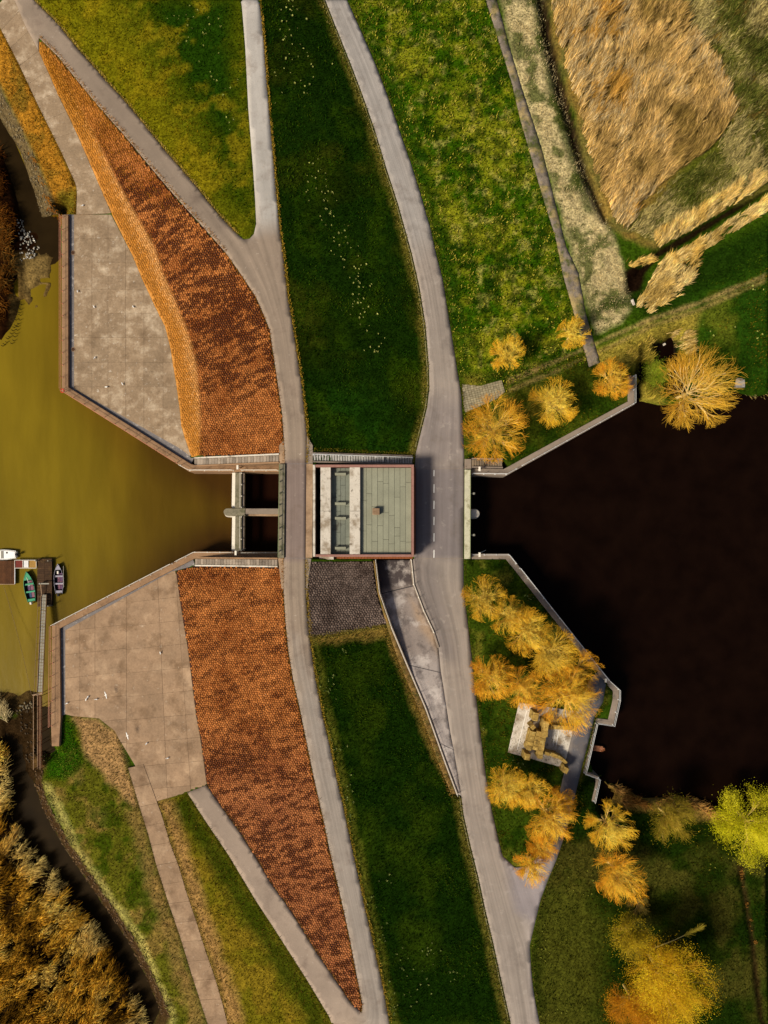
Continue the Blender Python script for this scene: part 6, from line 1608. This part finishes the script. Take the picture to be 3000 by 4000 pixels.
def boat(label, sternpx, bowpx, Bm, hullm, inm, deckm, floors, engine=None, D=.55, fore=.28, extra=None):
    S = Vector((*U(*sternpx, .2), 0)); Bw = Vector((*U(*bowpx, .2), 0)); Ln = (Bw - S).length; c = (S + Bw) / 2
    e = empty('boat', (c.x, c.y, .05), label, 'boat', None, math.atan2(Bw.y - S.y, Bw.x - S.x))
    V, F, half = hull_mesh(Ln, Bm, D)
    h = mesh('hull', V, F, hullm, e, smooth=False)
    x_ = lambda t: t * Ln - Ln / 2
    for sgn in (-1, 1):
        mb = MB(); mb.tube([(x_(t), sgn * (half(t) - .03), D * (1 + .35 * t ** 3) - .1) for t in np.linspace(0, 1, 14)], .035, 5); mesh('gunwale', mb.V, mb.F, deckm, e)
    ts = np.linspace(1 - fore, 1, 6)
    if fore:
        P = [(x_(t), half(t) - .05) for t in ts] + [(x_(t), -half(t) + .05) for t in ts[::-1]]
        mb = MB(); mb.prism(P, D - .2, D + .02, .01); mesh('foredeck', mb.V, mb.F, deckm, e)
    for t in (.33, .58):
        mb = MB(); b = half(t) - .06; mb.box(x_(t) - .13, x_(t) + .13, -b, b, D - .25, D - .2, .01); mesh('thwart', mb.V, mb.F, deckm, e)
    mb = MB(); b = half(0) - .06; mb.box(x_(0) + .07, x_(0) + .5, -b, b, D - .3, D - .14, .01); mesh('stern_seat', mb.V, mb.F, deckm, e)
    nf = len(floors)
    for i, fm in enumerate(floors):
        t0, t1 = .14 + .56 * i / nf, .14 + .56 * (i + 1) / nf - .01; b = min(half(t0), half(t1)) * .6
        for sgn in (-1, 1):
            mb = MB(); mb.box(x_(t0), x_(t1), min(sgn * .02, sgn * b), max(sgn * .02, sgn * b), .02, .05 + .02 * (sgn > 0), .008); mesh('floor_board', mb.V, mb.F, fm[0 if sgn < 0 else 1], e)
    if engine is not None:
        mb = MB(); mb.prism([(x_(0) - .42, -.15), (x_(0) - .1, -.18), (x_(0) - .02, -.12), (x_(0) - .02, .12), (x_(0) - .1, .18), (x_(0) - .42, .15)], D - .05, D + .3, .06)
        eng = mesh('outboard_motor', mb.V, mb.F, engine, e); mb = MB(); mb.box(x_(0) - .3, x_(0) - .16, -.05, .05, -.4, D - .04, .02); mesh('motor_leg', mb.V, mb.F, m_grey, eng)
    if extra: extra(e, x_, half, D)
    return e
def flat(n, r, g, b, **k): return M(n, srgb(r, g, b), var=.15, scale=3, fine=.12, **k)
mGr, mGd, mMv, mPu, mGy, mBl, mYe, mRd = flat('green_paint', 74, 148, 110), flat('dark_hull', 34, 32, 34), flat('mauve_board', 132, 92, 104), flat('purple_board', 96, 70, 96), flat('grey_paint', 150, 146, 156), flat('blue_board', 60, 84, 110), flat('yellow_plastic', 226, 170, 40), flat('red_paint', 196, 60, 40)
def gx_(e, x_, half, D):
    mb = MB(); mb.bar((x_(.62), .0, D - .1), (x_(.8), .05, D + .04), .08); mesh('mast_foot', mb.V, mb.F, m_conp, e)
boat('green decked rowing boat with white outboard moored left of the dock', (127, 2350), (108, 2232), 1.75, mGd, mGd, mGr, [(mMv, mBl), (mMv, mPu), (mMv, mGy)], m_white, extra=gx_)
def px_(e, x_, half, D):
    mb = MB(); mb.tube([(x_(.2), -half(.5) - .06, D), (x_(.92), -half(.5) - .12, D + .03)], .025, 5); mesh('oar', mb.V, mb.F, m_conp, e)
    mb = MB(); mb.box(x_(.66), x_(.76), .0, .3, .1, .4, .05); mesh('jerrycan', mb.V, mb.F, m_white, e)
boat('grey open boat with mauve floor boards moored right of the dock', (234, 2318), (231, 2202), 1.55, mGd, mGd, mGy, [(mPu, mMv), (mMv, mMv), (mPu, mMv), (mPu, mPu)], flat('black_motor', 40, 40, 44), fore=.2, extra=px_)
mWh = M('white_gelcoat', srgb(240, 238, 232), var=.05, scale=2, fine=.04, rough=.35, spec=.4)
def wx_(e, x_, half, D):
    mb = MB(); mb.prism([(x_(t), half(t) - .12) for t in np.linspace(.03, .95, 9)] + [(x_(t), -half(t) + .12) for t in np.linspace(.95, .03, 9)], .1, D - .05, .04); mesh('deck', mb.V, mb.F, mWh, e)
    mb = MB(); mb.box(x_(.42), x_(.5), -.6, .6, D - .05, D + .02, .01); mesh('windscreen', mb.V, mb.F, m_grey, e)
    mb = MB(); mb.tube([(x_(.30), -.32, D - .06), (x_(.30), -.32, D - .03)], .15, 14); mesh('hatch', mb.V, mb.F, m_dark, e)
boat('white motor boat half outside the left edge, above the timber pontoon', (67, 2166), (-50, 2168), 1.65, mWh, mWh, mWh, [], flat('dark_motor', 40, 38, 40), fore=0, extra=wx_)
# pontoons
def pont(label, x0, x1, y0, y1, z, n, along, mat, cols_=1):
    A = U(x0, y1, z); B = U(x1, y0, z); e = empty('pontoon', (A[0], A[1], 0), label, 'pontoon')
    mb = MB(); mb.box(A[0] + .05, B[0] - .05, A[1] + .05, B[1] - .05, -.35, z - .06); mb.build('float', m_dark, e)
    for c in range(cols_):
        plank_deck(e, 'plank', A[0] + (B[0] - A[0]) * c / cols_ + .01, A[0] + (B[0] - A[0]) * (c + 1) / cols_ - .01, A[1], B[1], z, n, along, mat)
    return e, A, B
e, A, B = pont('brown plank pontoon at the left edge with a pale rim', -60, 57, 2190, 2281, .45, 34, 'y', m_wood)
mb = MB(); mb.box(A[0], B[0] + .08, A[1] - .1, A[1] - .005, .3, .5); mb.build('rim', m_conw, e)
mb = MB(); mb.box(B[0] + .005, B[0] + .1, A[1], B[1] - .3, .3, .5); mb.build('rim', m_rail, e)
m_wood2 = M('dark_dock_board', srgb(66, 46, 28), var=.3, scale=1.2, fine=.25, island=.25, bump=.3, stains=[(srgb(110, 84, 44), 1, .56, .7, .6)])
e, A, B = pont('long dark board dock between the two moored rowing boats', 145, 203, 2182, 2370, .5, 22, 'x', m_wood2, 2)
for (px, py) in ((150, 2190), (200, 2190), (200, 2365)):
    x, y = U(px, py, .5); mb = MB(); mb.tube([(x, y, -1.5), (x, y, 1.6)], .09, 8); mb.build('mooring_pile', m_grey, e)
x, y = U(164, 2279, .6)
mb = MB(); mb.tube([(x, y, .5), (x, y, 1.4)], .14, 10); mb.build('bollard', m_grey, e)
mb = MB(); mb.bar((x, y, 1.3), (x + 1.5, y, 1.3), .2, .1); mb.build('arm', m_grey, e)
mb = MB(); mb.bar((x + .1, y, 1.2), (x + .15, y - 2.4, .9), .12, .08); mb.build('arm', m_conw, e)
A = U(58, 2219, .6); B = U(142, 2188, .6)
e = empty('link_bridge', (A[0], A[1], .3), 'short white framed link bridge between plank pontoon and dock', 'gangway')
w_ = B[0] - A[0]
for i, (f0, f1, mm) in enumerate(((0, .36, flat('maroon_board', 110, 48, 40)), (.39, .62, m_rail), (.65, .99, flat('ochre_board', 156, 120, 60)))):
    mb = MB(); mb.box(A[0] + w_ * f0 + .06, A[0] + w_ * f1, A[1] + .08, B[1] - .08, .5, .58, .01); mb.build('tread_panel', mm, e)
for y in (A[1], B[1]):
    mb = MB(); mb.bar((A[0], y, .62), (B[0], y, .62), .07, .12); mb.build('side_rail', m_white, e)
for f in (0, .375, .63, 1):
    mb = MB(); mb.bar((A[0] + w_ * f, A[1], .63), (A[0] + w_ * f, B[1], .63), .06, .08); mb.build('cross_bar', m_white, e)
# gangway down from the bank
G0 = Vector((*U(172, 2322, .9), .9)); G1 = Vector((*U(156, 2704, 2.6), 2.6))
e = empty('gangway', G0, 'long narrow grey gangway with cleats from the bank down to the dock', 'gangway')
dd = (G1 - G0).normalized(); nn = Vector((-dd.y, dd.x, 0)).normalized()
for sgn in (-1, 1):
    mb = MB(); mb.bar(G0 + nn * .42 * sgn, G1 + nn * .42 * sgn, .07, .22); mb.build('stringer', m_conw, e)
    mb = MB(); mb.tube([G0 + nn * .46 * sgn + Vector((0, 0, .9)), G1 + nn * .46 * sgn + Vector((0, 0, .9))], .03, 5); mb.build('hand_rail', m_conw, e)
for i in range(30):
    a = G0.lerp(G1, (i + .05) / 30); b = G0.lerp(G1, (i + .93) / 30)
    mb = MB(); mb.add([a - nn * .38, b - nn * .38, b + nn * .38, a + nn * .38, a - nn * .38 - Vector((0, 0, .04)), b - nn * .38 - Vector((0, 0, .04)), b + nn * .38 - Vector((0, 0, .04)), a + nn * .38 - Vector((0, 0, .04))], [(3, 2, 1, 0), (4, 5, 6, 7), (0, 1, 5, 4), (1, 2, 6, 5), (2, 3, 7, 6), (3, 0, 4, 7)][:6]); mb.build('tread', m_grey, e)
    if i % 5 == 0:
        for sgn in (-1, 1):
            mb = MB(); p = a + nn * .46 * sgn; mb.tube([p - Vector((0, 0, .1)), p + Vector((0, 0, .9))], .025, 5); mb.build('post', m_conw, e)
e = empty('boardwalk', (*U(153, 2850, 2.0), 1.0), 'narrow weathered boardwalk with handrails leading from the gangway to the bank', 'boardwalk')
x0, y1 = U(141, 2716, 2.4); x1, y0 = U(167, 3000, 2.4)
for i in range(44):
    mb = MB(); mb.box(x0 + .15, x1 - .15, y0 + (y1 - y0) * i / 44 + .01, y0 + (y1 - y0) * (i + 1) / 44 - .02, 2.3, 2.35 + random.uniform(-.01, .01)); mb.build('plank', m_wood, e)
for x in (x0, x0 + .22, x1):
    mb = MB(); mb.bar((x, y0, 3.2 if x != x0 + .22 else 2.4), (x, y1, 3.2 if x != x0 + .22 else 2.4), .07); mb.build('hand_rail', m_conw, e)
for i in range(7):
    for x in (x0, x1):
        y = y0 + (y1 - y0) * i / 6; mb = MB(); mb.tube([(x, y, -.6), (x, y, 3.2)], .05, 6); mb.build('post', m_wood, e)
c0 = [U(124, 2714, 2.6), U(166, 2704, 2.6), U(166, 2712, 2.6), U(130, 2720, 2.6)]
mb = MB(); mb.prism(c0, 2.45, 2.62, .02); mb.build('landing', m_conw, e)
r0 = Vector((*U(14, 2288, .5), .5)); r1 = Vector((*U(123, 2714, 2.6), 2.6))
mb = MB(); mb.tube([r0.lerp(r1, t) - Vector((0, 0, 1.6 * t * (1 - t))) for t in np.linspace(0, 1, 12)], .025, 4)
tag(mesh('mooring_rope', mb.V, mb.F, m_conw), 'long thin mooring rope from the plank pontoon to the bank', 'rope')
# rows of stakes in the mud
stakes = [(80, 1232), (76, 1222), (60, 1272), (72, 1264), (55, 1278), (70, 1276), (52, 1292), (68, 1290), (46, 1304), (65, 1304), (37, 1316), (58, 1316), (30, 1324), (54, 1332), (25, 1336), (17, 1345), (45, 1342), (10, 1352), (82, 1208), (84, 1190), (62, 1250), (78, 1250)]
sm = None
for px, py in stakes:
    x, y = U(px, py, .1)
    if sm is None:
        mb = MB(); mb.tube([(0, 0, -1), (.03, .02, .55)], [.07, .05], 7); o = mesh('stake', mb.V, mb.F, m_dark); sm = o.data
    else: o = link('stake', sm, None)
    o.location = (x, y, 0); o.rotation_euler = (random.uniform(-.1, .1), random.uniform(-.1, .1), random.uniform(0, 6)); tag(o, 'dark wooden stake in the curved double row in the muddy shallows', 'stake', 'stakes in the muddy shallows')

# ------------------------------------------------------------ gulls and small things
m_gull = M('gull_feather', srgb(236, 234, 228), var=.06, scale=6, fine=.05)
def gull_mesh(spread):
    rings = [(-.24, .02, .16), (-.16, .05, .17), (-.04, .085, .18), (.08, .08, .20), (.15, .05, .25), (.20, .05, .30), (.24, .035, .30), (.27, .012, .29)]
    mb = MB(); V = []; F = []; n = 8
    for x, r_, z in rings:
        for i in range(n): a = 2 * math.pi * i / n; V.append((x, math.cos(a) * r_, z + math.sin(a) * r_ * .9))
    for k in range(len(rings) - 1):
        for i in range(n): j = (i + 1) % n; F.append((k * n + i, (k + 1) * n + i, (k + 1) * n + j, k * n + j))
    F.append(tuple(range(n))); F.append(tuple(range((len(rings) - 1) * n, len(rings) * n))[::-1]); mb.add(V, F)
    for s in (-1, 1):
        if spread: W_ = [(.1, .05 * s, .22), (.12, .32 * s, .27), (-.02, .68 * s, .24), (-.06, .36 * s, .24), (-.06, .05 * s, .21)]
        else: W_ = [(.1, .075 * s, .22), (.02, .1 * s, .23), (-.3, .04 * s, .19), (-.1, .06 * s, .17), (.04, .085 * s, .17)]
        m = len(W_); mb.add([*W_, *[(a, b, c - .015) for a, b, c in W_]], [tuple(range(m)), tuple(range(2 * m - 1, m - 1, -1))] + [(i, m + i, m + (i + 1) % m, (i + 1) % m) for i in range(m)])
    return mb
for pts, lb, gr in (([(304, 1139), (368, 1199), (371, 1398), (416, 1512), (479, 1500), (521, 1199), (325, 805)], 'white gull on the grey slabs of the upper apron', 'gulls on the upper apron'),
                    ([(344, 2722), (337, 2732), (377, 2731), (262, 2747), (627, 2550), (573, 2904), (655, 2961)], 'white gull on the warm slabs of the lower apron', 'gulls on the lower apron')):
    base = None
    for k, (px, py) in enumerate(pts):
        x, y = U(px, py, 3.1); e = empty('gull', (x, y, ZA + (.12 if py < 830 else .01)), lb, 'gull', gr, random.uniform(0, 6.28))
        if base is None: mb = gull_mesh(False); o = mesh('body', mb.V, mb.F, m_gull, e, True); mb2 = MB(); mb2.tube([(.26, 0, .29), (.33, 0, .275)], [.014, .004], 5); b2 = mesh('beak', mb2.V, mb2.F, mYe, e); mb3 = MB(); [mb3.tube([(.02, s * .035, 0), (.03, s * .035, .12)], .009, 4) for s in (-1, 1)]; l3 = mesh('legs', mb3.V, mb3.F, mYe, e); base = (o.data, b2.data, l3.data)
        else: link('body', base[0], None, e); link('beak', base[1], None, e); link('legs', base[2], None, e)
for px, py, lb in ((413, 2715, 'white gull with spread wings flying low over the middle of the lower apron'), (497, 2874, 'white gull with spread wings over the top of the lower slab path')):
    x, y = U(px, py, 4.2); e = empty('gull', (x, y, 4.0), lb, 'gull', None, .3); mb = gull_mesh(True); mesh('body', mb.V, mb.F, m_gull, e, True)
for px, py, lb in ((285, 987, 'round rusty manhole cover near the top of the upper apron'), (286, 1365, 'round rusty manhole cover beside the gutter of the upper apron')):
    x, y = U(px, py, 3.0); e = empty('manhole_cover', (x, y, 3.0), lb, 'manhole cover')
    mb = MB(); mb.tube([(0, 0, -.1), (0, 0, .03)], .34, 20); mesh('frame', mb.V, mb.F, m_conw, e); mb = MB(); mb.tube([(0, 0, .0), (0, 0, .045)], .27, 20); mesh('lid', mb.V, mb.F, flat('rust_iron', 76, 52, 36), e)
x, y = U(248, 1528, ZQ + .6); e = empty('lifebuoy', (x, y, ZQ), 'red lifebuoy on the corner of the upper quay', 'lifebuoy')
mb = MB(); n = 16; mb.tube([(.28 * math.cos(t), .28 * math.sin(t), .95) for t in np.linspace(0, 2 * math.pi, n + 1)], .07, 6, False); mesh('ring', mb.V, mb.F, mRd, e)
mb = MB(); mb.tube([(0, 0, 0), (0, 0, .93)], .04, 6); mesh('post', mb.V, mb.F, m_white, e)
for px, py, w_, l_, rz, lb in ((2472, 1183, .45, 1.1, .3, 'pale broken concrete block in the grass at the end of the diagonal ditch'), (2890, 1495, 1.5, 1.6, 0, 'pale square concrete slab on the bank right of the big bare tree'), (2592, 1345, .6, .6, .5, 'round grey stone at the top of the dark pond')):
    x, y, z = W(px, py); mb = MB(); mb.prism([(-w_ / 2, -l_ / 2), (w_ / 2, -l_ / 2 + .05), (w_ / 2 - .04, l_ / 2), (-w_ / 2 + .06, l_ / 2 - .05)], -.3, .22, .06)
    o = mesh('concrete_block', mb.V, mb.F, m_conp); o.location = (x, y, z); o.rotation_euler[2] = rz; tag(o, lb, 'block')
x, y = U(2362, 2655, 4.0); e = empty('signal_post', (x, y, ZQ), 'short white post at the top of the side path by the wall', 'post')
mb = MB(); mb.tube([(0, 0, 0), (0, 0, 1.1)], .08, 8); mesh('post', mb.V, mb.F, m_white, e); mb = MB(); mb.box(-.15, .15, -.3, .3, 1.1, 1.25, .03); mesh('cap', mb.V, mb.F, m_white, e)
